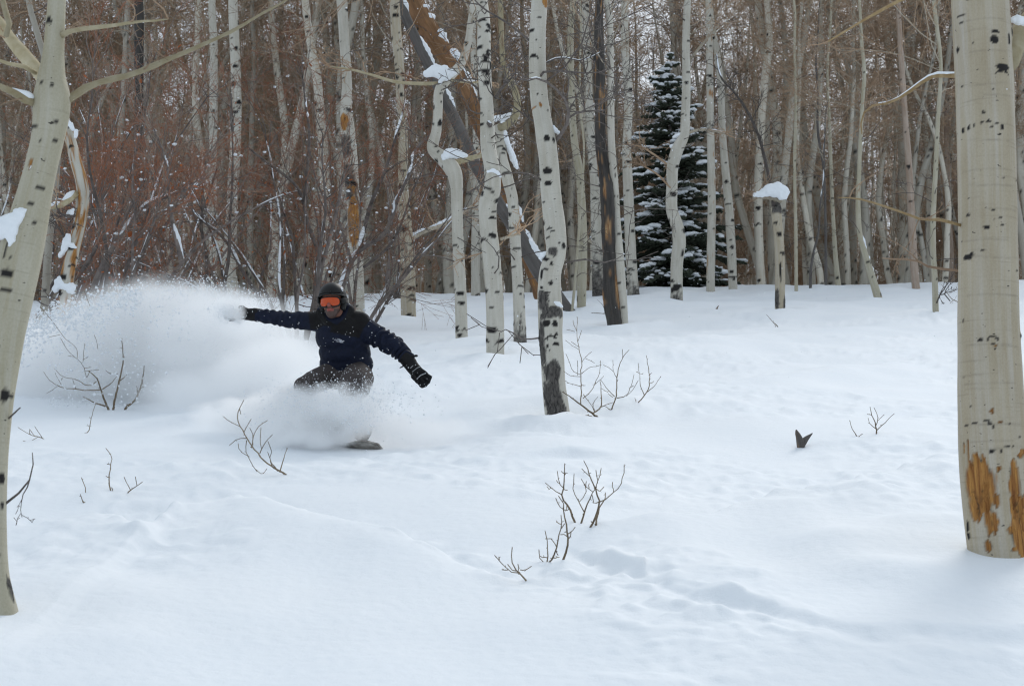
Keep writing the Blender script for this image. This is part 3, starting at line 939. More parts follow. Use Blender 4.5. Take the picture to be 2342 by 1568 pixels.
mkC += MK(K3, [(735, 680, 32, 26, 'eye'), (768, 685, 14, 22, 'eye'), (735, 815, 48, 34, 'eye'), (740, 875, 38, 26, 'eye'), (717, 965, 18, 16, 'eye'), (745, 1110, 32, 16, 'eye'), (760, 1128, 24, 10, 'eye'), (690, 450, 9, 14, 'eye'),
               (742, 545, 10, 10, 'eye'), (700, 100, 22, 9, 'eye'), (658, 160, 30, 20, 'eye'), (687, 205, 9, 7, 'eye'), (660, 520, 36, 12, 'scar'), (705, 515, 12, 30, 'scar'), (755, 1340, 26, 14, 'eye'), (735, 1150, 20, 12, 'eye'),
               (720, 1070, 14, 30, 'eye'), (810, 1185, 20, 16, 'eye'), (730, 25, 20, 60, 'scar')])
limC = [
    (K3((770, 680, 20), (805, 640, 18), (840, 565, 16), (825, 480, 14), (760, 410, 12), (690, 375, 10), (650, 385, 7)), 'twig_dark', 0.15),
    (K3((838, 565, 12), (880, 540, 10), (960, 530, 8), (1010, 528, 5)), 'twig_dark', 0.1),
    (K3((690, 385, 14), (720, 345, 12), (850, 345, 10), (960, 350, 6), (1040, 330, 4)), 'twig_dark', 0.2),
    (K3((660, 200, 12), (630, 175, 11), (530, 100, 10), (430, 40, 9), (380, -10, 7)), 'twig_dark', 0.0),
    (K3((735, 670, 10), (700, 600, 9), (640, 560, 8), (560, 500, 6), (480, 460, 5)), 'twig_dark', 0.1),
    (K3((735, 300, 10), (800, 275, 8), (900, 290, 6), (990, 250, 4)), 'twig_dark', 0.1),
]
tC, yC = px_tree('aspen_tree', 'white aspen with black scaly foot in the middle of the clearing', pC, 'white', 11.0, None, 56, 0.015, mkC, limC, knots=1.0, wig=0.1, seed=3, dead_twigs=8, irregular=0.05)
snow_lump(tC, K9, [((378, 516, 24), (405, 530, 40), (430, 548, 22))], yC, -0.09)
snow_lump(tC, K3, [((766, 602, 10), (774, 622, 24), (792, 636, 18))], yC, -0.02)
snow_lump(tC, K3, [((705, 1235, 20), (718, 1220, 34), (732, 1208, 16))], yC, -0.06)

# group left of it
limD1 = [(K3((275, 800, 34), (310, 775, 30), (360, 760, 28), (425, 742, 26)), 'limb_pale', 0.0),
         (K3((235, 400, 18), (100, 400, 18), (0, 390, 16), (-100, 360, 13), (-220, 330, 10), (-300, 320, 6)), 'limb_pale', 0.25),
         (K3((260, 380, 16), (330, 390, 14), (400, 395, 12), (440, 370, 8)), 'limb_pale', 0.5)]
tD1, yD = px_tree('aspen_tree', 'pale aspen with a swollen crooked elbow carrying a flat snow cushion', K3((328, 1628, 60), (322, 1400, 57), (312, 1200, 57), (305, 1000, 56), (303, 890, 62), (292, 830, 76), (245, 765, 72), (190, 708, 58), (205, 635, 50), (215, 520, 45), (218, 440, 48),
             (262, 375, 50), (325, 305, 42), (355, 215, 36), (372, 100, 32), (385, 0, 30)), 'white', 10, limbs=limD1, seed=4, knots=13, seg=28, step=0.03)
snow_lump(tD1, K3, [((244, 752, 36), (268, 735, 56), (305, 735, 50), (345, 746, 26))], yD, -0.05)
snow_lump(tD1, K3, [((160, 352, 36), (205, 340, 66), (250, 350, 74), (290, 352, 30)), ((230, 370, 50), (225, 392, 24))], yD, -0.1)
limD2 = [(K3((465, 600, 24), (440, 570, 16), (425, 500, 12), (410, 420, 8)), 'twig_dark', 0.1), (K3((490, 470, 16), (520, 420, 14), (560, 380, 10)), 'twig_dark', 0.3), (K3((515, 1145, 16), (560, 1130, 14), (600, 1120, 8)), 'limb', 0.2)]
tD2, yD = px_tree('aspen_tree', 'stout pale aspen with an S bend beside the middle tree', K3((489, 1695, 88), (487, 1500, 86), (480, 1350, 84), (468, 1200, 84), (452, 1050, 84), (452, 980, 88), (475, 890, 82), (472, 810, 76), (455, 700, 74), (450, 600, 70), (448, 500, 64), (440, 400, 64),
             (435, 250, 66), (433, 100, 64), (422, 0, 60)), 'white', 12, limbs=limD2, seed=5, knots=13, seg=32, step=0.025, irregular=0.04)
snow_lump(tD2, K3, [((452, 822, 12), (478, 815, 20), (500, 826, 18), (514, 845, 10))], yD, -0.22)
limD3 = [(K3((510, 610, 40), (560, 590, 38), (590, 540, 36), (588, 450, 32), (560, 385, 30), (530, 325, 28), (520, 230, 26), (515, 80, 24), (512, -30, 22)), 'limb_pale', 0.25)]
tD3, yD = px_tree('aspen_tree', 'thin pale aspen with dark foot and curling snow laden limb', K3((607, 1632, 60), (602, 1450, 56), (590, 1250, 54), (580, 1100, 54), (570, 950, 54), (545, 850, 56), (520, 750, 50), (510, 670, 48), (505, 600, 44)), 'white', 9, limbs=limD3, seed=6, knots=13, rough_base=0.2, broken=True, seg=28, step=0.03)
snow_lump(tD3, K3, [((490, 568, 30), (530, 562, 30), (562, 548, 20))], yD, -0.02)
snow_lump(tD3, K3, [((520, 610, 26), (530, 640, 36), (548, 690, 26), (575, 760, 34), (590, 800, 20))], yD, 0.12)
px_tree('aspen_tree', 'pale aspen with an ochre stain behind the rider on its right', K2((975, 1520, 72), (972, 1350, 74), (970, 1200, 70), (962, 1100, 62), (955, 1000, 56), (948, 850, 50), (950, 700, 46), (940, 500, 46), (930, 300, 48), (915, 150, 52), (908, 0, 50)), 'cream', 13, seed=7, knots=13,
        limbs=[(K3((80, 1145, 22), (140, 1110, 22), (220, 1080, 22), (290, 1045, 20), (380, 985, 14)), 'limb', 0.85)])
px_tree('dead_tree', 'grey dead aspen leaning far over behind the middle trees, snow along it', K3((840, 1490, 58), (780, 1415, 66), (690, 1285, 72), (610, 1140, 70), (520, 1000, 62), (400, 800, 58), (300, 580, 56), (200, 380, 56), (150, 270, 54), (90, 150, 50), (30, 0, 46)), 'grey', 11, seed=8, knots=1, snowy=0.62,
        crown=False, irregular=0.06, dead_twigs=5, wig=0.0)
px_tree('dead_tree', 'leaning dead trunk with shaggy rust bark and thick snow on its upper side', K3((700, 1380, 70), (560, 980, 62), (440, 660, 66), (350, 440, 72), (290, 320, 80), (215, 215, 88), (150, 115, 90), (95, 0, 84), (50, -120, 80)), 'rust', 10, seed=9, knots=1, snowy=0.95, crown=False, irregular=0.17, seg=32, step=0.03, wild=0.02,
        dead_twigs=26, wig=0.0, depth=41.0)
px_tree('dead_tree', 'charred black trunk split open to orange wood', K3((1062, 1562, 72), (1050, 1450, 80), (1045, 1300, 84), (1035, 1180, 72), (1030, 1100, 66), (1022, 950, 64), (1010, 820, 58), (996, 700, 52), (988, 500, 52), (985, 300, 50), (983, 100, 42), (985, 0, 38)), 'burnt', 9, seed=10, knots=0, wild=0.19,
        irregular=0.18, crown=False, dead_twigs=14, seg=28, step=0.03)
px_tree('aspen_tree', 'slim white aspen standing tight against the charred trunk', K3((1103, 1556, 44), (1095, 1400, 44), (1085, 1250, 42), (1072, 1100, 40), (1060, 900, 38), (1045, 700, 36), (1040, 400, 34), (1035, 100, 32)), 'white', 12, seed=11, wig=0.0)
px_tree('aspen_tree', 'straight white aspen with black flecked foot left of the spruce', K3((1150, 1410, 56), (1136, 1200, 52), (1128, 1000, 50), (1122, 850, 48), (1118, 700, 44), (1124, 550, 42), (1122, 400, 42), (1110, 250, 40), (1108, 100, 38), (1108, 0, 36)), 'white', 14, seed=12, rough_base=0.25, knots=5)
px_tree('aspen_tree', 'white aspen with a large black scab at its foot behind the charred trunk', K3((985, 1420, 64), (982, 1300, 58), (978, 1200, 54), (968, 1000, 50), (964, 850, 46), (950, 700, 42), (938, 500, 40), (930, 300, 38), (918, 100, 36)), 'white', 14, seed=13, rough_base=0.95, knots=5,
        limbs=[(K3((990, 1170, 20), (950, 1160, 18), (925, 1130, 16), (915, 1080, 12)), 'limb', 0.8)])
px_tree('aspen_tree', 'olive aspen between the middle tree and the charred trunk', K3((900, 1476, 44), (905, 1300, 46), (905, 1100, 44), (900, 950, 40), (888, 800, 38), (870, 700, 36), (858, 550, 34), (850, 350, 32), (852, 100, 30)), 'olive', 12, seed=14, limbs=[(K3((890, 800, 18), (860, 770, 14), (830, 770, 10)), 'limb', 0.8)])
px_tree('aspen_sapling', 'whip thin brown sapling right behind the middle tree', K3((855, 1492, 14), (870, 1350, 14), (885, 1150, 13), (900, 950, 12), (912, 680, 10)), 'olive', 8, seed=15, seg=10, knots=0.5)
px_tree('aspen_tree', 'speckled aspen seen between the elbowed tree and the stout one', K3((395, 1412, 46), (393, 1200, 42), (395, 1000, 36), (400, 850, 34), (395, 600, 32), (385, 300, 30)), 'white', 13, seed=16, knots=5)
# right of the middle
tE1, yE = px_tree('aspen_tree', 'wavy white aspen standing in front of the spruce', K4((297, 1437, 60), (300, 1250, 60), (310, 1150, 63), (300, 1080, 60), (276, 1010, 57), (275, 900, 55), (280, 790, 57), (300, 720, 60), (332, 650, 50), (340, 540, 45), (345, 400, 42), (343, 250, 40), (345, 100, 36), (350, 0, 34)), 'white', 13,
            seed=17, knots=4, seg=24, rough_base=0.12, dead_twigs=12, limbs=[(K4((345, 640, 16), (400, 622, 14), (470, 625, 12), (530, 640, 8)), 'limb', 0.6), (K4((360, 290, 14), (430, 200, 12), (500, 120, 8)), 'limb', 0.1), (K4((270, 800, 10), (190, 740, 9), (120, 700, 8), (40, 690, 5)), 'twig', 0.1), (K4((270, 900, 10), (200, 830, 9), (130, 790, 6)), 'twig', 0.1)])
snow_lump(tE1, K4, [((284, 656, 14), (300, 650, 22), (318, 642, 16))], yE, -0.08)
snow_lump(tE1, K4, [((272, 700, 18), (292, 696, 24))], yE, -0.1)
snow_lump(tE1, K4, [((316, 1078, 18), (326, 1095, 18))], yE, 0.0)
px_tree('aspen_tree', 'pinkish half peeled aspen just right of the wavy one', K4((460, 1396, 42), (462, 1200, 42), (466, 1000, 40), (463, 800, 37), (460, 640, 38), (458, 500, 36), (455, 250, 34), (450, 0, 30)), 'white', 14, seed=18, wild=0.05, knots=3)
px_tree('aspen_tree', 'tall pale aspen rising over the right side of the spruce', K4((568, 1392, 44), (560, 1200, 44), (548, 1000, 42), (530, 800, 38), (515, 600, 34), (508, 400, 32), (490, 250, 30), (465, 100, 28)), 'white', 14, seed=19, knots=4)
tE4, yE = px_tree('snag', 'broken aspen snag topped by a snow cushion, dark shredded break', K4((792, 1480, 50), (792, 1250, 48), (783, 1100, 46), (776, 1030, 50), (772, 985, 46), (768, 950, 30)), 'cream', 5, seed=20, broken=True, dead_twigs=0, seg=28,
            limbs=[(K4((772, 1000, 30), (758, 950, 22), (742, 860, 17), (715, 740, 16), (690, 650, 15), (640, 540, 14), (580, 450, 12), (510, 370, 10), (488, 260, 7)), 'twig_dark', 0.2), (K4((800, 960, 30), (730, 940, 28), (665, 938, 26)), 'limb', 0.6)],
            marks=MK(K4, [(775, 1020, 60, 40, 'rough'), (780, 990, 70, 60, 'rough'), (772, 1430, 20, 90, 'rough'), (815, 1450, 16, 70, 'rough'), (790, 1300, 8, 120, 'eye')]))
snow_lump(tE4, K4, [((668, 932, 22), (705, 925, 40), (740, 910, 64), (785, 908, 72), (815, 918, 50)), ((800, 940, 40), (818, 945, 26))], yE, -0.1)
px_tree('aspen_tree', 'bent pale aspen behind the snow capped snag', K4((702, 1372, 46), (692, 1150, 42), (688, 900, 42), (700, 650, 38), (718, 400, 38), (742, 200, 36), (735, 50, 32), (728, -40, 28)), 'stand', 13, seed=21, depth=50.0)
px_tree('aspen_sapling', 'thin straight sapling right of the snag', K4((870, 1392, 18), (868, 1100, 17), (862, 800, 16), (868, 500, 14), (862, 200, 12)), 'olive', 11, seed=22, seg=10)
px_tree('aspen_sapling', 'short leaning sapling with snow on it, right of the snag', K4((938, 1378, 15), (940, 1290, 14), (955, 1200, 12), (975, 1120, 10), (985, 980, 8)), 'twig' if False else 'grey', 5, seed=23, seg=8, snowy=0.4)
px_tree('aspen_sapling', 'slim sapling with a snow splashed foot in the right gap', K4((1072, 1372, 28), (1060, 1250, 24), (1050, 1100, 20), (1040, 900, 18), (1030, 600, 15), (1020, 300, 12)), 'olive', 11, seed=24, seg=10)
px_tree('aspen_sapling', 'low grey sapling standing left of the leaning stem', K4((1012, 1370, 16), (1012, 1250, 15), (1010, 1050, 13), (1000, 800, 11)), 'grey', 9, seed=25, seg=8)
px_tree('aspen_tree', 'small aspen stem slanting strongly on the snow rim', K5((362, 1432, 40), (335, 1340, 36), (305, 1240, 30), (275, 1130, 26), (265, 1000, 24), (270, 800, 20), (285, 500, 18)), 'olive', 9, seed=26, seg=14, snowy=0.15)
px_tree('aspen_tree', 'slim grey green aspen close left of the thick gnawed one', K5((636, 1492, 30), (632, 1350, 28), (624, 1200, 27), (624, 1050, 26), (636, 800, 23), (648, 550, 20), (660, 300, 18)), 'olive', 10, seed=27, seg=14, limbs=[(K5((640, 1450, 8), (665, 1400, 7), (705, 1440, 5)), 'twig_dark', 0.0)])
px_tree('dead_tree', 'tall dead trunk with reddish flaking bark in the right stand', K5((542, 1382, 40), (528, 1200, 38), (518, 1000, 36), (508, 800, 33), (492, 600, 29), (475, 350, 28), (460, 100, 25), (455, -20, 22)), 'peeled', 13, seed=28, crown=False, dead_twigs=8)
px_tree('aspen_tree', 'pale trunk partly stripped orange near the gnawed aspen', K5((710, 1360, 34), (706, 1200, 32), (695, 1000, 30), (690, 700, 28), (680, 300, 24)), 'peeled', 13, seed=29, depth=52.0)
# left
tF1, yF = px_tree('dead_tree', 'crooked broken aspen with peeling orange bark behind the left tree', K1((315, 1420, 64), (322, 1330, 64), (350, 1200, 60), (385, 1050, 60), (396, 930, 62), (388, 860, 58), (365, 780, 54), (345, 700, 54), (325, 620, 50), (316, 572, 36)), 'white', 6, seed=30, depth=22.5, broken=True, knots=9, wild=0.42, seg=30, step=0.03,
            irregular=0.06, dead_twigs=6, limbs=[(K1((365, 925, 34), (310, 970, 34), (260, 990, 26), (225, 995, 16)), 'limb_pale', 0.7), (K1((355, 1030, 22), (320, 1035, 18), (290, 1020, 10)), 'twig_dark', 0.0), (K1((345, 1190, 20), (315, 1160, 14), (300, 1120, 8)), 'twig_dark', 0.0)])
snow_lump(tF1, K1, [((268, 1382, 40), (296, 1350, 66), (330, 1375, 60), (345, 1400, 24)), ((290, 1330, 30), (275, 1350, 24))], yF, -0.12)
snow_lump(tF1, K1, [((325, 1130, 30), (318, 1160, 44), (305, 1195, 30), (290, 1222, 26)), ((345, 1175, 30), (360, 1185, 14))], yF, -0.08)
snow_lump(tF1, K1, [((352, 1002, 14), (335, 1022, 36), (318, 1036, 16))], yF, -0.05)
snow_lump(tF1, K1, [((322, 574, 12), (338, 598, 26), (350, 620, 18))], yF, -0.03)
snow_lump(tF1, K1, [((364, 628, 22), (362, 655, 18))], yF, -0.03)
px_tree('aspen_tree', 'narrow white aspen, left one of the pair behind the spray', K1((1020, 1400, 42), (1018, 1100, 40), (1018, 800, 40), (1022, 500, 42), (1022, 200, 38), (1015, 0, 35)), 'white', 14, seed=31, depth=46.0, knots=5)
px_tree('aspen_tree', 'broader white aspen, right one of the pair behind the spray', K1((1098, 1420, 68), (1104, 1150, 60), (1115, 900, 55), (1128, 650, 52), (1130, 400, 50), (1120, 150, 48), (1115, 0, 46)), 'white', 14, seed=32, depth=43.0, knots=5)
px_tree('dead_tree', 'blackened trunk rising out of the red thicket at upper left', K1((672, 1300, 46), (668, 900, 46), (665, 400, 44), (665, 200, 48), (662, 0, 44)), 'burnt', 12, seed=33, depth=44.0, knots=0, wild=0.02, crown=False, dead_twigs=14)
px_tree('aspen_tree', 'aspen with a long rust orange wound above the rider', K2((725, 1490, 80), (722, 1300, 75), (715, 1150, 66), (712, 1000, 62), (706, 900, 65), (695, 750, 70), (682, 600, 68), (676, 530, 58), (680, 400, 48), (668, 200, 50), (655, 0, 54)), 'white', 13, seed=34, seg=28, step=0.03, depth=34.5, knots=4,
        marks=MK(K2, [(715, 1060, 58, 290, 'scar'), (705, 900, 50, 90, 'scar'), (672, 700, 60, 110, 'rough'), (680, 840, 60, 120, 'rough'), (665, 590, 40, 90, 'scar'), (690, 930, 40, 60, 'rough'), (700, 540, 30, 30, 'rough')]))
px_tree('aspen_tree', 'pale aspen half hidden behind the grey willow stems', K2((590, 1420, 56), (588, 1100, 54), (575, 850, 50), (552, 550, 48), (540, 400, 44), (505, 200, 40), (480, 0, 36)), 'stand', 14, seed=35, depth=42.0)
px_tree('aspen_tree', 'leaning pale trunk with dark limb scars over the willow thicket', K1((215, 1440, 40), (235, 1150, 38), (262, 900, 38), (275, 700, 34), (250, 400, 30), (190, 200, 30), (150, 60, 28)), 'stand', 13, seed=36, depth=27.0)

# ------------------------------------------------------------------ the snow-covered ground
pxs = np.arange(1650, 630, -2.4)
ys_f = 5995.0 / (pxs - 546.0)
ys = np.concatenate([[-30, -15, -6, -1, 1.5, 3, 4, 4.8], ys_f[ys_f > 5.2], np.linspace(72, 260, 60), [320, 420, 600]])
us = np.concatenate([np.linspace(-9, -1.2, 22)[:-1], np.linspace(-1.2, 1.2, 500), np.linspace(1.2, 9, 22)[1:]])
YY, UU = np.meshgrid(ys, us, indexing='ij')
XX = UU * 0.2977 * (np.maximum(YY, 4.0) + 0.6)
ZZ = gz(XX, YY, wells=True)
ny, nx = YY.shape
gi = np.arange(ny - 1)[:, None] * nx + np.arange(nx - 1)[None, :]
gq = np.stack([gi, gi + 1, gi + 1 + nx, gi + nx], -1).reshape(-1, 4)
ground = link('ground', np_mesh('ground', np.stack([XX, YY, ZZ], -1).reshape(-1, 3), [gq], [M['ground']]))
tag(ground, kind='structure')

# ------------------------------------------------------------------ the packed aspen stand behind the clearing
rngT = np.random.RandomState(101)


def stand_variant(i):
    rng = np.random.RandomState(300 + i)
    h = 11 + 5 * rng.rand()
    P, d = [np.array([0, 0, -0.4])], np.array([rng.randn() * .05, rng.randn() * .03, 1.0])
    n = 12
    for k in range(n):
        d = d + np.array([rng.randn() * .085, rng.randn() * .085, 0.12]); d /= np.linalg.norm(d)
        P.append(P[-1] + d * h / n)
    r0 = 0.085 + 0.06 * rng.rand()
    R = r0 * (1 - 0.82 * np.linspace(0, 1, n + 1) ** 1.3)
    tm = trunk_mesh('stand_trunk', P, R, M['stand'], rng, 10, 0.09, (), 7.0, 0.0, 0.07, i + 50)
    cb = MB()
    P = np.array(P); zs = P[:, 2]
    for k in range(40):
        t = rng.rand() ** 0.8
        z = 2.0 + t * (h - 2.5)
        q = np.array([np.interp(z, zs, P[:, 0]), np.interp(z, zs, P[:, 1]), z])
        a = rng.rand() * 2 * np.pi
        low = z < h * 0.4
        cb.spray(lib('limb', rng), q, (math.cos(a), math.sin(a), 0.3 + 0.6 * rng.rand()), (0.6 + 0.8 * rng.rand()) if low else (0.9 + 1.5 * rng.rand()) * (1.15 - 0.5 * t), 0.7 if low else 1.0, rng)
    cm = cb.mesh('stand_crown', [M['limb'], M['twig']])
    return tm, cm, cb.arrays(), (P, R)


STAND = [stand_variant(i) for i in range(6)]


def sapling_variant(i):
    rng = np.random.RandomState(500 + i)
    h = 3.0 + 3.5 * rng.rand()
    sb, tb = MB(), MB()
    for s in range(1 + i % 3):
        d = np.array([rng.randn() * .12, rng.randn() * .12, 1.0]); P = [np.array([rng.randn() * .1, rng.randn() * .1, -0.3])]
        for k in range(8):
            d = d + rng.randn(3) * .06; d /= np.linalg.norm(d); P.append(P[-1] + d * h / 8)
        sb.tube(P, np.linspace(0.03, 0.008, 9), 6, 0)
        for k in range(24):
            t = 0.12 + 0.88 * rng.rand(); q = P[int(t * 7)] * (1 - (t * 7) % 1) + P[min(8, int(t * 7) + 1)] * ((t * 7) % 1)
            a = rng.rand() * 2 * np.pi
            tb.spray(lib('limb', rng), q, (math.cos(a), math.sin(a), 1.0), 0.45 + 0.8 * rng.rand(), 0.8, rng, (0, 0))
    return sb.mesh('sapling_stem', [M['limb']]), tb.mesh('sapling_twigs', [M['twig']])


SAP = [sapling_variant(i) for i in range(6)]

placed = [(w[0], w[1]) for w in WELLS]


def spot(y0, y1, xpad=1.15, mind=0.5, power=1.0):
    for _ in range(200):
        y = y0 + (y1 - y0) * rngT.rand() ** power
        x = (rngT.rand() * 2 - 1) * 0.2977 * xpad * y
        if y < 55 and -2.6 < (x - 4.85 * y / 50) < 2.6: continue
        if all((x - a) ** 2 + (y - b) ** 2 > mind ** 2 for a, b in placed): break
    placed.append((x, y))
    return x, y


for k in range(300):
    x, y = spot(50.5, 92, 1.12, 0.36, 2.2)
    u = x / (0.2977 * y)
    tm, cm, _, _ = STAND[rngT.randint(6)]
    root = empty('aspen_tree', (x, y, gz1(x, y)))
    root.rotation_euler = (rngT.randn() * .02, rngT.randn() * .025, rngT.rand() * 6.28)
    s = 0.75 + 0.5 * rngT.rand()
    root.scale = (s * (0.8 + .5 * rngT.rand()),) * 2 + (s,)
    where = 'behind the red willow thicket' if u < -0.28 else 'behind the elbowed and stout aspens' if u < 0.12 else 'around the snowy spruce' if u < 0.48 else 'right of the capped snag'
    row = 'front row' if y < 60 else 'back rows'
    tag(root, 'slender pale aspen in the %s of the stand %s' % (row, where), 'tree', 'aspens in the %s %s' % (row, where))
    link('trunk', tm, root); tag(link('crown', cm, root), kind='stuff')
for k in range(190):
    x, y = spot(53.5, 86, 1.12, 0.3, 1.2)
    sm, tm = SAP[rngT.randint(6)]
    root = empty('aspen_sapling', (x, y, gz1(x, y)))
    root.rotation_euler = (0, 0, rngT.rand() * 6.28)
    s = 0.7 + 0.6 * rngT.rand(); root.scale = (s, s, s)
    u = x / (0.2977 * y)
    where = 'behind the red willow thicket' if u < -0.28 else 'behind the elbowed and stout aspens' if u < 0.12 else 'around the snowy spruce' if u < 0.48 else 'right of the capped snag'
    tag(root, 'brushy brown sapling under the stand %s' % where, 'sapling', 'saplings %s' % where)
    link('stem', sm, root); tag(link('twigs', tm, root), kind='stuff')

# the wood beyond, one mass that nobody could count
farV, farQ, farM, off = [], [], [], 0
lite = []
for i in range(4):
    rng = np.random.RandomState(700 + i)
    mb = MB(); P, R = STAND[i][3]
    mb.tube(P[::2], R[::2] * 1.25, 5, 2, False)
    zs = P[:, 2]; h = zs[-1]
    for k in range(60):
        z = 0.8 + rng.rand() * (h - 1.0); a = rng.rand() * 6.28; L = 0.6 + 1.2 * rng.rand()
        q = np.array([np.interp(z, zs, P[:, 0]), np.interp(z, zs, P[:, 1]), z]); d = np.array([math.cos(a), math.sin(a), 0.3 + .6 * rng.rand()])
        mb.tube([q, q + d * L * .5, q + d * L + np.array([0, 0, .25])], [0.016, 0.011, 0.006], 3, 1, False)
        for _ in range(3):
            t = 0.3 + 0.7 * rng.rand(); e = d + rng.randn(3) * .6
            mb.tube([q + d * L * t, q + d * L * t + e * 0.45], [0.009, 0.006], 3, 1, False)
    lite.append(mb.arrays())
for k in range(300):
    y = 98 + 80 * rngT.rand(); x = (rngT.rand() * 2 - 1) * 0.2977 * 1.12 * y
    V, fs, mi = lite[rngT.randint(4)]
    a = rngT.rand() * 6.28; s = 0.85 + 0.5 * rngT.rand(); c, sn_ = math.cos(a), math.sin(a)
    Rm = np.array([[c, -sn_, 0], [sn_, c, 0], [0, 0, 1]]) * s
    farV.append(V @ Rm.T + np.array([x, y, gz1(x, y)])); farQ.append(fs[0] + off); farM.append(mi[:len(fs[0])]); off += len(V)
for k in range(520):
    y = 57 + 45 * rngT.rand(); x = (rngT.rand() * 2 - 1) * 0.2977 * 1.12 * y
    if y < 62 and abs(x - 4.85 * y / 50) < 2.6: continue
    mb = MB(); h = 8 + 6 * rngT.rand(); z0 = gz1(x, y)
    c = np.cumsum(rngT.randn(6, 2) * .14, 0) + rngT.randn(2) * np.arange(6)[:, None] * .07
    P = np.stack([x + c[:, 0] - c[0, 0], y + c[:, 1] - c[0, 1], z0 - .3 + np.linspace(0, h, 6)], -1)
    mb.tube(P, np.linspace(.035 + .05 * rngT.rand() ** 2, .012, 6), 5, 2, False)
    V, fs, mi = mb.arrays()
    farV.append(V); farQ.append(fs[0] + off); farM.append(mi); off += len(V)
far = link('distant_wood', np_mesh('distant_wood', np.concatenate(farV), [np.concatenate(farQ)], [M['limb'], M['twig'], M['pale_far']], np.concatenate(farM)))
tag(far, 'grey brown leafless wood filling the hillside far behind', 'wood', kind='stuff')

# ------------------------------------------------------------------ the spruce
rng = np.random.RandomState(42)
spx, spy = (1540, 664)
sy = 50.4
sp = at(spx, spy, sy); sp[2] = gz1(sp[0], sy)
apex = at(1526, 138, sy)
HS = apex[2] - sp[2]
root = empty('spruce_tree', sp)
tag(root, 'dark green spruce loaded with snow among the bare aspens', 'tree')
tb = MB()
tb.tube([sp - [0, 0, .4], sp + [0, 0, HS * .5], apex], [0.13, 0.07, 0.012], 8)
tb.build('trunk', M['twig_dark'], root)
fb, sb, bb = MB(), MB(), MB()
z = 0.25
while z < HS - 0.1:
    t = z / HS
    Lmax = 2.05 * (1 - t) ** 0.66 + 0.08
    nb = 6 + int(6 * (1 - t))
    a0 = rng.rand() * 6.28
    for k in range(nb):
        a = a0 + k * 6.283 / nb + rng.randn() * .2
        L = Lmax * (0.42 + 0.78 * rng.rand() ** 1.3)
        if k % 5 == 0: L *= 1.12
        zz = z + rng.randn() * .13
        ax = np.array([sp[0] + (apex[0] - sp[0]) * t, sp[1], sp[2] + zz])
        d = np.array([math.cos(a), math.sin(a), 0])
        side = np.array([-d[1], d[0], 0])
        n = max(4, int(L / 0.16))
        C = []
        droop = (0.34 * (1 - t) + 0.10) * (0.5 + rng.rand())
        for i in range(n + 1):
            f = i / n
            C.append(ax + d * L * f + np.array([0, 0, (0.10 * f - droop * f ** 1.6 + 0.10 * f ** 4) * L]))
        C = np.array(C)
        bb.tube(C, np.linspace(0.018, 0.006, n + 1), 4)
        for i in range(1, n + 1):
            f = i / n
            wdt = (0.30 * L + .06) * (1 - 0.75 * f) + 0.06
            for s_ in (-1, 1, 0):
                for _ in range(3 if s_ else 2):
                    dd = d * (0.55 + .5 * rng.rand()) + side * s_ * (0.7 + .4 * rng.rand()) + np.array([0, 0, -0.18 - 0.30 * rng.rand()])
                    dd /= np.linalg.norm(dd)
                    ln = wdt * (0.6 + 0.5 * rng.rand())
                    b0 = C[i] - d * (L / n) * rng.rand() + np.array([0, 0, rng.randn() * .02])
                    perp = np.cross(dd, [0, 0, 1.]); perp /= np.linalg.norm(perp) + 1e-9
                    w2 = 0.036 + 0.026 * rng.rand()
                    up = np.array([0, 0, w2 * .8])
                    m1 = b0 + dd * ln * .5
                    fb.tri([b0, m1 + perp * w2, m1 - perp * w2, m1 + up, m1 - up, b0 + dd * ln], [[0, 1, 3], [0, 3, 2], [0, 2, 4], [0, 4, 1], [5, 3, 1], [5, 2, 3], [5, 4, 2], [5, 1, 4]])
        # snow lying on the bough
        if rng.rand() < 0.84:
            i0 = rng.randint(max(1, n // 3), n); i = i0
            while i <= n:
                f = i / n
                rr = (0.05 + 0.13 * rng.rand() ** 1.6) * (1.15 - 0.4 * f) * (0.7 + .5 * (1 - t))
                ang = math.atan2(d[1], d[0])
                Rm = np.array([[math.cos(ang), -math.sin(ang), 0], [math.sin(ang), math.cos(ang), 0], [0, 0, 1]])
                sb.blob(C[i] + side * rng.randn() * .05 + np.array([0, 0, 0.03]), (rr * 1.9, rr * 1.35, rr * .62), rng, 8, 5, 0.2, rot=Rm, flat=-.4)
                i += 1 + (rng.rand() < .45)
        for _ in range(2 + int(4 * (1 - t))):
            i = rng.randint(1, n + 1); rr = 0.025 + 0.035 * rng.rand()
            sb.blob(C[i] + side * rng.randn() * .12 * L + d * rng.randn() * .05 + np.array([0, 0, -0.01 + .04 * rng.rand()]), (rr * 1.6, rr * 1.3, rr * .7), rng, 6, 4, 0.25)
    z += 0.19 + 0.11 * (1 - t) * rng.rand()
tag(bb.build('branches', M['twig_dark'], root), kind='stuff')
tag(fb.build('needles', M['needle'], root, smooth=False), kind='stuff')
tag(sb.build('snow', M['snow'], root), kind='stuff')

# ------------------------------------------------------------------ willow thicket


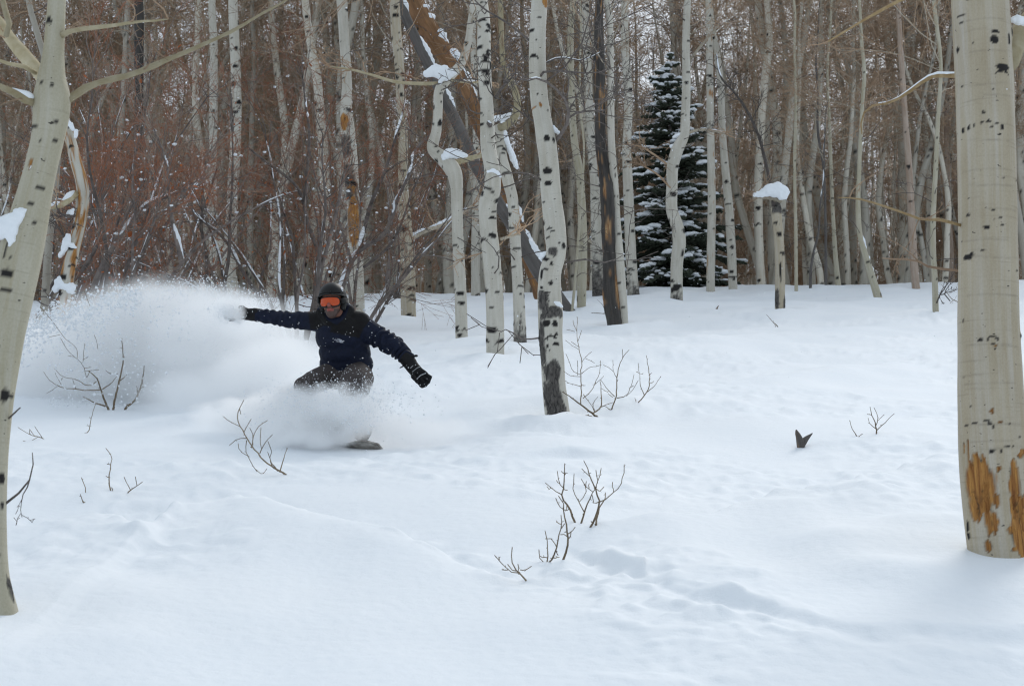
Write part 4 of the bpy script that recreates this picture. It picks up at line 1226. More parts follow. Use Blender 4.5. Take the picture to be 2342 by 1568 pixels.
def willow(name, label, x, y, h, n_stem, seed, traced=(), twig_n=9, group=None, leaf=0.0, red=0.65):
    rng = np.random.RandomState(seed)
    base = np.array([x, y, gz1(x, y)])
    root = empty(name, base)
    tag(root, label, 'shrub', group)
    tw, sn = MB(), MB()
    paths = []
    for pts, w0 in traced:
        q = []
        for i, p in enumerate(pts): q.append(at(p[0], p[1], y + 0.10 * i * (1 if rng.rand() > .5 else -1)))
        if not paths or pts[0][1] > 640:                       # run the visible foot down into the snow
            g = q[0].copy(); g[2] = gz1(g[0], g[1]) - 0.15
            if g[2] < q[0][2] - .05: q.insert(0, g)
        q = np.array(q)
        paths.append((q, np.linspace(w0, w0 * .35, len(q))))
    for k in range(n_stem):
        a = rng.rand() * 6.283; lean = 0.15 + 0.75 * rng.rand()
        d = np.array([math.cos(a) * lean, math.sin(a) * lean * .7, 1.0]); d /= np.linalg.norm(d)
        P = [base + np.array([math.cos(a) * .25, math.sin(a) * .25, -0.2])]
        L = h * (0.65 + 0.5 * rng.rand())
        for i in range(8):
            d = d + rng.randn(3) * .10 + np.array([math.cos(a), math.sin(a), 0]) * 0.02; d /= np.linalg.norm(d)
            P.append(P[-1] + d * L / 8)
        paths.append((np.array(P), np.linspace(0.028 + .014 * rng.rand(), 0.007, 9)))
    for P, R in paths:
        C, Rr, S = resample(P, R, 0.22)
        mb = MB(); mb.tube(C, Rr * (1 + .08 * rng.randn(len(Rr))), 6)
        mb.build('stem', M['willow_stem'], root)
        if rng.rand() < 0.75: snow_on(sn, C, Rr, rng, 0.36, 0.95)
        for _ in range(12):
            i = rng.randint(len(C) // 4, len(C)); r_ = .008 + .018 * rng.rand() ** 3
            sn.blob(C[i] + rng.randn(3) * .25, (r_ * 1.3, r_ * 1.2, r_ * .8), rng, 6, 4, .35)
        for _ in range(int(0.62 * twig_n * S[-1] / 2.5) + 1):
            i = rng.randint(max(1, len(C) // 5), len(C))
            dd = (C[i] - C[i - 1]) / (np.linalg.norm(C[i] - C[i - 1]) + 1e-9) + rng.randn(3) * .55 + np.array([0, 0, .25])
            tw.spray(lib('willow', rng), C[i], dd, 0.6 + 0.9 * rng.rand(), 0.62, rng, (0, 1 if rng.rand() < red else 3))
        if leaf:
            for _ in range(int(leaf * 4)):
                i = rng.randint(1, len(C)); c = C[i] + rng.randn(3) * .3
                a, b = rng.randn(3) * .022, rng.randn(3) * .022
                tw.tri([c, c + a, c + a + b, c + b], [[0, 1, 2], [0, 2, 3]], 2)
    tag(tw.build('twigs', [M['willow_stem'], M['willow_twig'], M['dead_leaf'], M['twig_mid']], root), kind='stuff')
    if sn.n: tag(sn.build('snow', M['snow'], root), kind='stuff')
    return root


trW = [(K2((545, 1400), (540, 1200), (500, 1090), (470, 960), (410, 860), (300, 780), (200, 700)), .045), (K2((552, 1300), (600, 1130), (640, 970), (660, 850), (700, 790)), .035),
       (K2((480, 990), (490, 830), (500, 640), (480, 480), (470, 380)), .032), (K2((440, 1470), (430, 1330), (420, 1150), (380, 1020), (350, 900)), .035)]
x, y, _ = ground_hit(668, 772)
willow('willow_shrub', 'big grey stemmed willow fanning out right behind the rider', *plane_hit(690, 768), 3.6, 7, 11, trW, 10, leaf=3)
trV = [(K2((650, 1400), (740, 1200), (850, 1130), (920, 960), (980, 830), (1030, 690), (1110, 620)), .055), (K2((745, 1180), (800, 960), (850, 850), (930, 600), (960, 480)), .04),
       (K2((700, 1250), (640, 1050), (600, 950)), .03), (K2((760, 1280), (880, 1180), (1000, 900), (1060, 780)), .03)]
willow('willow_shrub', 'reddish willow whose thick stems arch over to the right of the helmet', *plane_hit(800, 745), 3.6, 5, 12, trV, 11)
trU = [(K1((440, 1400), (530, 1200), (600, 1100), (700, 980), (800, 940), (900, 905), (980, 865)), .05), (K1((480, 1370), (560, 1130), (640, 960), (690, 870)), .035), (K1((870, 1260), (840, 1120), (815, 1000), (800, 800), (745, 640)), .04),
       (K1((390, 1300), (480, 1130), (430, 960), (400, 870)), .03)]
willow('willow_shrub', 'orange brown willow with snow lined slanting stems at left', *plane_hit(215, 785), 4.2, 8, 13, trU, 10, leaf=6)
trT = [(K1((1060, 1420), (950, 1300), (850, 1180), (700, 1120)), .03), (K1((1240, 1440), (1150, 1280), (1080, 1150), (960, 1050), (900, 960)), .04), (K1((990, 1390), (985, 1200), (960, 1080), (1010, 900), (1050, 760)), .035)]
willow('willow_shrub', 'dark willow with crossing stems just left of the outstretched glove', *plane_hit(540, 765), 3.6, 6, 14, trT, 10, leaf=4)
for i, (px, d, h, lab, lf) in enumerate([
        (40, 29, 4.0, 'red twigged willow behind the near forked aspen', 8), (130, 33, 4.6, 'tall red willow just right of the forked aspen', 5), (300, 31, 4.4, 'dense rust willow above the left end of the spray', 5),
        (400, 35, 4.9, 'rust willow rising over the middle of the spray', 4),
        (720, 42, 4.8, 'reddish willow high behind the rider', 3), (890, 43, 4.4, 'russet willow under the leaning rust trunk', 2),
        (-60, 34, 4.6, 'willow cut off by the left edge of the picture', 5), (230, 39, 5.2, 'far rust willow under the blackened trunk', 4)]):
    g = at(px, 700, d)
    k = i % 4
    if i < 4:
        WPROTO = globals().setdefault('WPROTO', [])
        WPROTO.append((willow('willow_shrub', lab, g[0], d, 4.5, 9, 60 + i, (), 6, 'willows of the thicket', 5), 4.5))
    else:
        src, h0 = WPROTO[k]
        o = src.copy(); COL.objects.link(o)
        o.location = (g[0], d, gz1(g[0], d)); o.rotation_euler = (0, 0, 1.3 * i); o.scale = (h / h0 * (0.9 if px < 700 else 0.8),) * 2 + (h / h0,)
        o['label'] = lab
        for ch in list(src.children):
            c = ch.copy(); COL.objects.link(c); c.parent = o; c.matrix_parent_inverse = ch.matrix_parent_inverse.copy()

# ------------------------------------------------------------------ bare sprouts poking out of the snow
def sprout(label, polys, r=0.006, seed=0, name='bare_sprout', cat='sprout', depth=None, nudge=0.0, buds=True, mat='sprout'):
    """polys: pixel lines, the first point of the first one stands on the snow"""
    rng = np.random.RandomState(seed + 2000)
    if depth is None:
        g = ground_hit(*polys[0][0]); y0 = g[1] + nudge
    else:
        y0 = depth; g = at(polys[0][0][0], polys[0][0][1], y0)
    root = empty(name, (g[0], y0, gz1(g[0], y0)))
    tag(root, label, cat)
    known = []
    for k, poly in enumerate(polys):
        poly = [p[:2] for p in poly]
        dy, rr, grounded = 0.0, r * 0.68, True
        if known:
            j = min(range(len(known)), key=lambda i: (known[i][0] - poly[0][0]) ** 2 + (known[i][1] - poly[0][1]) ** 2)
            gy = ground_hit(*poly[0])[1] if depth is None else y0
            if math.hypot(known[j][0] - poly[0][0], known[j][1] - poly[0][1]) < 7 or abs(gy - y0) > 0.06 * y0:
                dy, rr, grounded = known[j][2], max(0.0018, known[j][3] * 0.75), False
        # insert midpoints so that the twig bends in depth as well
        plen = sum(math.hypot(b[0] - a[0], b[1] - a[1]) for a, b in zip(poly, poly[1:])) * y0 / F
        slope = (rng.rand() * 2 - 1) * 0.55 * plen
        P, R = [], []
        acc = 0
        for i, p in enumerate(poly):
            if i: acc += math.hypot(p[0] - poly[i - 1][0], p[1] - poly[i - 1][1]) * y0 / F
            f = acc / max(plen, 1e-6)
            yy = y0 + dy + slope * f
            P.append(at(p[0], p[1], yy)); R.append(max(0.0016, rr * (1 - 0.65 * f)))
            if i:
                o_ = known[-1]; ns_ = max(1, int(math.hypot(p[0] - o_[0], p[1] - o_[1]) / 4))
                for t_ in range(1, ns_): known.append(tuple(o_[c_] + ((p[0], p[1], dy + slope * f, R[-1])[c_] - o_[c_]) * t_ / ns_ for c_ in range(4)))
            known.append((p[0], p[1], dy + slope * f, R[-1]))
        if grounded:
            d = P[0] - P[1]; d = d / (np.linalg.norm(d) + 1e-9)
            zg = gz1(P[0][0], P[0][1])
            P.insert(0, P[0] + np.array([d[0] * .05, 0, min(-0.12, zg - 0.10 - P[0][2])])); R.insert(0, R[0])
        C, Rr, S = resample(P, R, 0.03)
        C = C + rng.randn(*C.shape) * 0.0018
        mb = MB(); mb.tube(C, Rr, 6)
        if buds:
            for i in range(2, len(C), 3):
                dd = rng.randn(3) + np.array([0, 0, .5]); dd /= np.linalg.norm(dd)
                mb.tube([C[i], C[i] + dd * (Rr[i] + .009)], [Rr[i] * .7, Rr[i] * .35 + .0004], 4)
            mb.tube([C[-1], C[-1] + (C[-1] - C[-2]) * .35], [Rr[-1] * 1.25, Rr[-1] * .6], 5)
        mb.build('stem' if grounded else 'twig', M[mat], root)
    return root


S8 = lambda *a: K8(*a)
sprout('two stemmed bare sprout, rightmost of the front cluster', [
    S8((1135, 915), (1200, 770), (1225, 680), (1238, 600), (1205, 545), (1190, 480), (1140, 370), (1105, 270), (1080, 210)),
    S8((1238, 625), (1290, 605), (1385, 525), (1440, 470), (1480, 380), (1507, 285), (1503, 255)), S8((1385, 525), (1375, 430)), S8((1190, 480), (1225, 400), (1250, 285)),
    S8((1140, 370), (1095, 330), (1055, 285)), S8((1218, 430), (1200, 315)), S8((1195, 940), (1220, 740), (1260, 650), (1300, 590), (1297, 535)), S8((1240, 620), (1190, 655), (1160, 580)), S8((1190, 480), (1240, 520), (1268, 485))], 0.0085, 1)
sprout('slim forked sprout in the middle of the front cluster', [
    S8((1035, 862), (1075, 745), (1110, 650), (1160, 535), (1195, 480)), S8((1075, 745), (1015, 630), (960, 520), (955, 470), (968, 350)), S8((1015, 630), (1070, 560), (1090, 480), (1050, 395)),
    S8((1160, 520), (1100, 470), (1075, 440)), S8((1090, 480), (1098, 410)), S8((1120, 490), (1118, 440))], 0.0075, 2)
sprout('crooked sprout, left of the forked one in the front cluster', [
    S8((970, 850), (940, 780), (920, 710), (885, 650), (835, 575), (850, 500), (862, 420), (862, 235)), S8((835, 550), (735, 490), (675, 432)), S8((850, 490), (815, 440), (790, 320)), S8((815, 440), (778, 410)),
    S8((862, 345), (892, 322)), S8((862, 330), (832, 308)), S8((735, 490), (685, 480)), S8((850, 500), (892, 505)), S8((885, 650), (890, 700), (880, 720))], 0.0085, 3)
sprout('tall thin sprout rising from a snow lip in the front cluster', [
    S8((845, 1258), (885, 1130), (900, 1000), (885, 880), (860, 760), (845, 640), (808, 580)), S8((900, 970), (935, 960), (970, 905)), S8((855, 720), (890, 715), (912, 705)), S8((850, 715), (795, 650), (778, 595)),
    S8((900, 1000), (870, 985), (825, 975)), S8((895, 1030), (925, 1000), (930, 960))], 0.008, 4)
sprout('bushy low sprout on the snow lip left of the tall thin one', [
    S8((680, 1290), (740, 1220), (775, 1140), (790, 1020), (825, 910), (828, 780)), S8((825, 910), (860, 870)), S8((822, 870), (775, 840)), S8((778, 1110), (740, 1040), (700, 1010), (670, 1025)), S8((685, 1285), (680, 1100), (675, 1030), (657, 970)),
    S8((700, 1275), (650, 1280), (610, 1230), (590, 1165)), S8((607, 1205), (635, 1218), (672, 1215)), S8((740, 1225), (780, 1220), (810, 1215)), S8((770, 1150), (790, 1190))], 0.0065, 5)
sprout('small lone sprout like a claw, lowest in the front', [
    S8((455, 1475), (415, 1420), (385, 1390), (350, 1365), (305, 1250), (298, 1190), (305, 1125)), S8((385, 1390), (260, 1350), (170, 1250), (135, 1220)), S8((260, 1350), (210, 1355)), S8((345, 1368), (290, 1345), (268, 1295)),
    S8((388, 1390), (370, 1300)), S8((385, 1358), (440, 1350), (495, 1315)), S8((170, 1250), (172, 1220))], 0.006, 6)
S9 = lambda *a: K9(*a)
sprout('largest bare sapling, leaning against the foot of the middle aspen', [
    S9((730, 1450), (660, 1390), (575, 1325), (500, 1270), (440, 1230)), S9((580, 1322), (585, 1200), (580, 1060), (590, 1000), (570, 900), (550, 780), (555, 640)), S9((568, 895), (500, 850), (465, 820)), S9((550, 745), (515, 665)),
    S9((560, 830), (585, 745)), S9((590, 1000), (620, 950), (665, 915)), S9((600, 1280), (660, 1230), (700, 1150), (730, 1070), (740, 990)), S9((680, 1400), (740, 1350), (745, 1250), (740, 1150)), S9((690, 1390), (680, 1320), (715, 1275)),
    S9((580, 1090), (520, 1060), (490, 990), (465, 935)), S9((580, 1110), (500, 1100), (450, 1070)), S9((578, 1185), (530, 1170), (480, 1160)), S9((740, 1350), (790, 1330), (830, 1315)), S9((588, 1080), (650, 1040), (735, 1020)),
    S9((660, 1425), (560, 1430), (465, 1412)), S9((600, 1250), (640, 1300), (690, 1370)), S9((700, 1150), (690, 1175), (680, 1168)), S9((535, 750), (475, 735)), S9((620, 965), (690, 995)), S9((570, 870), (510, 830)), S9((480, 1160), (460, 1140)),
    S9((740, 1200), (795, 1230)), S9((700, 1165), (760, 1110)), S9((555, 1100), (555, 990)), S9((585, 1180), (615, 1180))], 0.0145, 7, 'bare_sapling', 'sapling')
sprout('middle one of the three saplings right of the middle aspen', [
    S9((815, 1395), (850, 1310), (870, 1200), (870, 1120), (890, 1020), (920, 950), (960, 900)), S9((915, 960), (915, 890)), S9((870, 1120), (835, 1060), (770, 1020)), S9((870, 1280), (940, 1260), (980, 1190), (1005, 1100)), S9((945, 1262), (1000, 1210), (1040, 1140)),
    S9((850, 1265), (790, 1200), (745, 1140)), S9((838, 1062), (838, 985)), S9((828, 1375), (770, 1340)), S9((868, 1150), (880, 1130)), S9((835, 1270), (800, 1245)), S9((980, 1190), (1000, 1180))], 0.009, 8, 'bare_sapling', 'sapling')
sprout('smallest and rightmost of the three saplings by the middle aspen', [
    S9((1015, 1350), (1060, 1290), (1110, 1230), (1130, 1150), (1120, 1040), (1107, 945)), S9((1090, 1252), (1060, 1190), (1050, 1080), (1040, 1010)), S9((1110, 1230), (1165, 1190), (1215, 1110)), S9((1050, 1080), (1025, 1070)),
    S9((1122, 1100), (1145, 1080)), S9((1130, 1160), (1160, 1150), (1165, 1145)), S9((1055, 1085), (1078, 1085)), S9((1030, 1330), (1018, 1285))], 0.0085, 9, 'bare_sapling', 'sapling')
SA = lambda *a: K10(*a)
sprout('wide bare bush half buried in the flying powder', [
    SA((775, 998), (740, 910), (720, 850), (690, 770), (640, 720)), SA((808, 998), (830, 880), (850, 800), (880, 640), (870, 490)), SA((850, 790), (905, 750)), SA((840, 740), (790, 740), (755, 710)), SA((730, 850), (800, 800), (830, 760)),
    SA((900, 980), (960, 930), (1000, 850), (1020, 760), (1030, 690)), SA((985, 870), (975, 830)), SA((1000, 840), (1040, 825)), SA((715, 850), (650, 858), (560, 850), (420, 825), (350, 780), (315, 730)), SA((420, 825), (345, 872)),
    SA((440, 825), (400, 740)), SA((690, 790), (650, 820), (530, 775), (450, 760), (395, 705)), SA((540, 845), (520, 780)), SA((640, 720), (620, 765), (600, 690), (560, 640), (500, 590), (435, 490)), SA((608, 700), (650, 690)), SA((590, 660), (605, 530)),
    SA((600, 720), (700, 710)), SA((550, 630), (550, 570), (460, 480), (380, 370), (290, 260)), SA((430, 460), (360, 475)), SA((755, 970), (680, 945), (590, 900)), SA((880, 620), (905, 620)), SA((450, 765), (440, 780)), SA((590, 640), (628, 618)), SA((535, 620), (490, 610)),
    SA((875, 560), (860, 550)), SA((640, 250), (620, 190), (600, 150)), SA((700, 560), (690, 500), (675, 470))], 0.016, 10, 'bare_bush', 'bush')
sprout('single curved twig below the powder covered bush', [SA((575, 1168), (620, 1160), (650, 1070), (680, 960)), SA((635, 1110), (622, 1108)), SA((652, 1068), (642, 1050))], 0.006, 11)
sprout('low twig lying flat near the left aspen', [SA((318, 1205), (210, 1170), (135, 1125)), SA((270, 1190), (215, 1220), (175, 1220)), SA((250, 1182), (215, 1140)), SA((300, 1195), (255, 1120)), SA((215, 1172), (210, 1140))], 0.005, 12)
SB_ = lambda *a: K11(*a)
sprout('upright little twig left of the centre snow', [SB_((458, 1015), (455, 960), (460, 900), (462, 870), (445, 845)), SB_((455, 960), (438, 955)), SB_((461, 905), (445, 903)), SB_((460, 1000), (466, 1010))], 0.006, 13)
sprout('small Y shaped twig right of the upright little one', [SB_((530, 1022), (565, 995), (588, 980)), SB_((540, 1012), (515, 960)), SB_((566, 992), (563, 960))], 0.0055, 14)
sprout('hooked tiny twig left of the upright little one', [SB_((337, 1030), (355, 1020), (352, 990), (337, 965))], 0.005, 15)
sprout('tiny stub of twig below the hooked one', [SB_((346, 1066), (335, 1036)), SB_((346, 1066), (350, 1058))], 0.0045, 16)
S6 = lambda *a: K6(*a)
sprout('bare bush with many fine twigs in front of the rider', [
    S6((664, 1695), (560, 1640), (460, 1560), (400, 1480), (340, 1390), (295, 1310), (265, 1240), (280, 1160), (315, 1095)), S6((295, 1310), (230, 1275), (160, 1228)), S6((320, 1350), (375, 1250)), S6((388, 1455), (400, 1370), (450, 1290), (505, 1255)),
    S6((450, 1520), (470, 1470), (540, 1380)), S6((460, 1480), (450, 1400), (455, 1325)), S6((345, 1400), (270, 1405), (210, 1445)), S6((342, 1420), (335, 1500), (360, 1568), (420, 1660)), S6((270, 1440), (280, 1490), (345, 1540)), S6((510, 1420), (545, 1500), (530, 1568), (560, 1640)),
    S6((610, 1670), (640, 1568), (668, 1490)), S6((420, 1660), (470, 1690), (500, 1650)), S6((280, 1160), (290, 1190)), S6((380, 1480), (390, 1380), (370, 1325)), S6((600, 1665), (540, 1590), (520, 1520))], 0.0085, 17, 'bare_bush', 'bush')
SC = lambda *a: K12(*a)
sprout('little fan shaped sprout left of the gnawed aspen', [SC((1692, 757), (1690, 710), (1672, 670), (1665, 640)), SC((1690, 720), (1700, 690), (1685, 645)), SC((1692, 740), (1730, 705), (1768, 668)), SC((1690, 732), (1665, 712), (1658, 690)), SC((1700, 695), (1725, 675)), SC((1672, 672), (1655, 668))], 0.0085, 18)
sprout('L shaped twig beside the fan shaped sprout', [SC((1610, 768), (1590, 740), (1577, 700)), SC((1610, 768), (1632, 755))], 0.006, 19)
sprout('faint dry stalks on the tracked slope', [SC((1260, 285), (1235, 260), (1210, 230)), SC((1250, 285), (1240, 258))], 0.012, 20)
sprout('dark twig sticking up by the trunk of the charred tree', [SC((522, 232), (480, 225), (440, 222)), SC((500, 228), (490, 190), (465, 165))], 0.016, 21)
sprout('tangled bare shoots at the snow rim beside the gnawed aspen', [SC((2055, 178), (2030, 165), (2000, 130), (1980, 100)), SC((2030, 165), (2010, 190), (2000, 210)), SC((2010, 140), (2040, 120), (2050, 95)), SC((2000, 210), (2025, 180), (2045, 150))], 0.014, 22)
sprout('short dark peg of wood far up the slope', [SC((990, 206), (998, 192))], 0.03, 23)

# the forked black stump
g = ground_hit(*K12((1358, 818))[0])
ys_ = g[1]
root = empty('stump', g)
tag(root, 'small black V shaped stump alone on the open snow', 'stump')
rng = np.random.RandomState(77)


def shard(pts, name, mat):
    P = [at(*K12((p[0], p[1]))[0], ys_ + p[3]) for p in pts]; R = [p[2] * ys_ / F / 1.8015 / 1.0675 for p in pts]
    me = trunk_mesh(name, P, R, M[mat], rng, 18, 0.008, (), 0, 0, 0.30, 71 + len(root.children), False, 0.12)
    return attach(link(name, me), root)


shard([(1362, 850, 17, 0), (1362, 815, 16, 0), (1358, 790, 15, 0), (1350, 765, 11, -.02), (1343, 748, 7, -.03), (1340, 736, 2.5, -.03)], 'prong', 'grey')
shard([(1360, 815, 12, .01), (1372, 790, 13, .02), (1388, 772, 9, .04), (1402, 760, 5, .05), (1412, 751, 2, .05)], 'prong', 'grey')

# ------------------------------------------------------------------ the snowboarder
PD = 13.1


def q7(x, y, dy=0.0): return at(*K7((x, y))[0], PD + dy)


U7 = PD / F / (4.9 * 2500 / 2342)


def co(me):
    a = np.empty(len(me.vertices) * 3, np.float32); me.vertices.foreach_get('co', a); return a.reshape(-1, 3).astype(float)


def no(me):
    a = np.empty(len(me.vertices) * 3, np.float32); me.vertices.foreach_get('normal', a); return a.reshape(-1, 3).astype(float)


def push(me, amount):
    v = co(me) + no(me) * amount[:, None]
    me.vertices.foreach_set('co', v.astype(np.float32).ravel()); me.update()


def px_of(V):
    c, s = math.cos(PITCH), math.sin(PITCH)
    y, z = V[:, 1], V[:, 2] - CAMZ
    dep = y * c + z * s
    return CX + F * V[:, 0] / dep, CY - F * (z * c - y * s) / dep


def pnts3(V, s, seed):
    return pn(V[:, 0] * s + V[:, 1] * s * .6, V[:, 2] * s + V[:, 1] * s * .4, seed)


gF = at(690, 985, 13.55); gF[2] = gz1(gF[0], 13.55) + 0.02
gN = at(800, 1003, 12.95); gN[2] = gz1(gN[0], 12.95) + 0.04
person = empty('person', (0.5 * (gF + gN)))
tag(person, 'person in dark blue jacket, black helmet and orange goggles carving through powder', 'person')

M['navy'] = None
m, n, l, p = nm('jacket_cloth')
at_ = n.new('ShaderNodeAttribute'); at_.attribute_name = 'panel'
tc = n.new('ShaderNodeTexCoord').outputs['Object']
nz = noise_node(n, l, tc, 40, 4)
navy = ramp(n, l, nz, 0.3, 0.7, (0.003, 0.0055, 0.016), (0.0055, 0.010, 0.029))
l.new(mix(n, l, at_.outputs['Fac'], navy, (0.006, 0.0055, 0.006)), p.inputs['Base Color'])
p.inputs['Roughness'].default_value = 0.75
p.inputs['Specular IOR Level'].default_value = 0.25
bump(n, l, p, noise_node(n, l, tc, 25, 3), 0.5, 0.012)
M['jacket'] = m
M['pants'] = m_plain('trouser_cloth', (0.045, 0.038, 0.037), 0.85, (0.085, 0.073, 0.070), 90, 0.15, 0.4)
M['glove'] = m_plain('glove_leather', (0.002, 0.002, 0.0024), 0.6, (0.005, 0.005, 0.0057), 70, 0.25, 0.3)
M['grey_trim'] = m_plain('glove_trim', (0.35, 0.36, 0.37), 0.6)
M['helmet'] = m_plain('helmet_shell', (0.003, 0.0032, 0.0035), 0.5, (0.006, 0.0065, 0.007), 30, 0.3)
M['black'] = m_plain('black_rubber', (0.006, 0.006, 0.006), 0.6)
M['white_print'] = m_plain('white_print', (0.62, 0.65, 0.72), 0.6, (0.7, 0.72, 0.78))
m, n, l, p = nm('goggle_lens')
p.inputs['Base Color'].default_value = (0.50, 0.060, 0.006, 1)
p.inputs['Roughness'].default_value = 0.12
p.inputs['Specular IOR Level'].default_value = 0.45
M['lens'] = m
m, n, l, p = nm('skin')
at_ = n.new('ShaderNodeAttribute'); at_.attribute_name = 'tone'
sep = n.new('ShaderNodeSeparateColor'); l.new(at_.outputs['Color'], sep.inputs[0])
c = mix(n, l, sep.outputs[0], (0.20, 0.085, 0.055), (0.045, 0.030, 0.026))
c = mix(n, l, sep.outputs[1], c, (0.30, 0.055, 0.045))
l.new(c, p.inputs['Base Color']); p.inputs['Roughness'].default_value = 0.55
M['skin'] = m
M['board'] = m_plain('board_base', (0.20, 0.175, 0.15), 0.5, (0.55, 0.52, 0.48), 22, 0.4)

# head frame: x to the picture's right, -y towards the camera
HC = q7(548, 372, -0.17)
HR = np.array(Matrix.Rotation(rad(-9), 3, 'Z') @ Matrix.Rotation(rad(5), 3, 'X') @ Matrix.Rotation(rad(-3), 3, 'Y'))


def hd(x, y, z): return HC + HR @ np.array([x, y, z])


def hell(x, y, z, rx, ry, rz): return ('ell', hd(x, y, z), (rx, ry, rz), HR)


shR, shL = q7(390, 600, -0.02), q7(905, 655, -0.03)        # the arms as seen: left and right in the picture
elR, wrR = q7(-25, 582, 0.02), q7(-392, 528, 0.05)
elL, wrL = q7(1300, 905, -0.12), q7(1445, 1055, -0.16)
hip = q7(720, 1180, 0.13); hipR, hipL = q7(590, 1220, 0.10), q7(850, 1220, 0.12)
knR, knL = q7(215, 1385, -0.22), q7(790, 1400, -0.36)
ankR, ankL = gF + np.array([0, 0, .16]), gN + np.array([0, 0, .16])
neck = q7(600, 560, -0.08)
chest = q7(655, 740, 0.0)
body = solid('body', [
    hell(0, 0.005, 0.035, .074, .092, .092), hell(0, -.018, -.035, .064, .075, .075), hell(0, -.045, -.085, .044, .046, .046), hell(0, -.062, -.10, .026, .026, .026),
    ('cap', hd(0, -.092, .0), .012, hd(0, -.112, -.032), .0165), hell(.014, -.094, -.036, .011, .012, .010), hell(-.014, -.094, -.036, .011, .012, .010),
    hell(0, -.093, -.060, .026, .012, .0065), hell(0, -.092, -.071, .022, .012, .007), hell(.075, .01, -.01, .012, .02, .03), hell(-.075, .01, -.01, .012, .02, .03),
    hell(.036, -.062, -.022, .026, .026, .022), hell(-.036, -.062, -.022, .026, .026, .022),
    ('cap', hd(0, .03, -.06), .055, neck, .06), ('cap', neck, .07, chest, .12), ('cap', chest, .12, hip, .12), ('cap', shR, .055, elR, .042), ('cap', elR, .042, wrR, .028),
    ('cap', shL, .055, elL, .042), ('cap', elL, .042, wrL, .028), ('cap', shR, .055, shL, .055), ('cap', hipR, .075, knR, .058), ('cap', knR, .055, ankR, .04), ('cap', hipL, .075, knL, .058), ('cap', knL, .055, ankL, .04),
    ('cap', hipR, .09, hipL, .09)], 0.0055, 3)
V = (co(body) - HC) @ HR
beard = sst(-.052, -.07, V[:, 2]) * (V[:, 1] < 0) * 0.85
mou = np.exp(-((V[:, 2] + .052) / .006) ** 2) * (np.abs(V[:, 0]) < .03) * (V[:, 1] < -.06)
beard = np.clip(np.maximum(beard, mou * .8), 0, 1)
lips = np.exp(-((V[:, 2] + .066) / .009) ** 2) * (np.abs(V[:, 0]) < .026) * (V[:, 1] < -.075)
nose = np.exp(-(((V[:, 2] + .032) / .014) ** 2 + (V[:, 0] / .016) ** 2)) * (V[:, 1] < -.09)
ca = body.color_attributes.new('tone', 'FLOAT_COLOR', 'POINT')
colr = np.zeros((len(V), 4), np.float32); colr[:, 0] = beard * (1 - lips); colr[:, 1] = np.clip(lips + nose * .8, 0, 1); colr[:, 3] = 1
ca.data.foreach_set('color', colr.ravel())
body.materials.append(M['skin'])
attach(link('body', body), person)

# jacket
I3 = np.eye(3)
el = lambda x, y, dy, rx, rz, ry: ('ell', q7(x, y, dy), (rx * U7, ry, rz * U7), I3)
jk = solid('jacket', [
    el(712, 1120, .10, 330, 190, .165), el(695, 980, .06, 318, 230, .16), el(672, 800, .02, 335, 230, .165), el(655, 680, -.01, 325, 170, .15),
    ('cap', shR, 122 * U7, q7(640, 600, -.02), 150 * U7), ('cap', q7(640, 600, -.02), 150 * U7, q7(870, 640, -.03), 140 * U7),
    ('cap', q7(360, 610, -.02), 118 * U7, elR, 98 * U7), ('cap', elR, 98 * U7, wrR, 76 * U7),
    ('cap', q7(900, 690, -.03), 150 * U7, q7(1130, 810, -.07), 128 * U7), ('cap', q7(1130, 810, -.07), 128 * U7, elL, 112 * U7), ('cap', elL, 112 * U7, wrL, 88 * U7),
    ('cap', q7(745, 470, -.06), 62 * U7, q7(660, 610, -.12), 70 * U7), ('cap', q7(400, 500, -.07), 50 * U7, q7(500, 610, -.13), 60 * U7), ('cap', q7(500, 615, -.14), 52 * U7, q7(650, 610, -.14), 52 * U7),
    ('cap', q7(440, 500, .06), 90 * U7, q7(710, 470, .06), 90 * U7),
    el(715, 1235, .12, 325, 110, .17)], 0.0065, 5)
V, N = co(jk), no(jk)
# cloth: folds around the elbow and lower sleeve, soft creases on the trunk
amt = 0.004 * pnts3(V, 14, 3) + 0.006 * pnts3(V * np.array([1, 1, 2.2]), 6, 4)
for a, b, w in ((q7(1050, 760, -.05), wrL, 1.0), (q7(250, 590, 0), wrR, 0.55)):
    d = b - a; L = np.linalg.norm(d); d /= L
    t = (V - a) @ d; r = np.linalg.norm(V - a - t[:, None] * d, axis=1)
    m_ = (r < .14) * sst(0, .06, t) * (1 - sst(L - .02, L + .05, t))
    amt = amt + w * m_ * (0.010 * np.sin(t * 95 + 9 * pnts3(V, 9, 7)) * (0.4 + pnts3(V, 7, 8) + .4))
tors = (np.abs(V[:, 0] - q7(690, 1000)[0]) < .2)
amt = amt + tors * 0.010 * pn(V[:, 0] * 7 + V[:, 2] * 9, V[:, 2] * 4 - V[:, 0] * 3, 21)
push(jk, amt)
V = co(jk); X, Y = px_of(V)
q_ = 2500.0 / 2342.0
kx, ky = (X * q_ - 700) * 4.9, (Y * q_ - 660) * 4.9
poly = np.array([(250, 470), (420, 470), (480, 590), (600, 650), (700, 560), (760, 420), (960, 530), (995, 600), (920, 690), (868, 805), (700, 775), (520, 738), (525, 665), (440, 660), (350, 705), (285, 700)], float)
ins = np.zeros(len(V), bool); j = len(poly) - 1
for i in range(len(poly)):
    xi, yi, xj, yj = *poly[i], *poly[j]
    ins ^= ((yi > ky) != (yj > ky)) & (kx < (xj - xi) * (ky - yi) / (yj - yi + 1e-9) + xi); j = i
ca = jk.color_attributes.new('panel', 'FLOAT_COLOR', 'POINT')
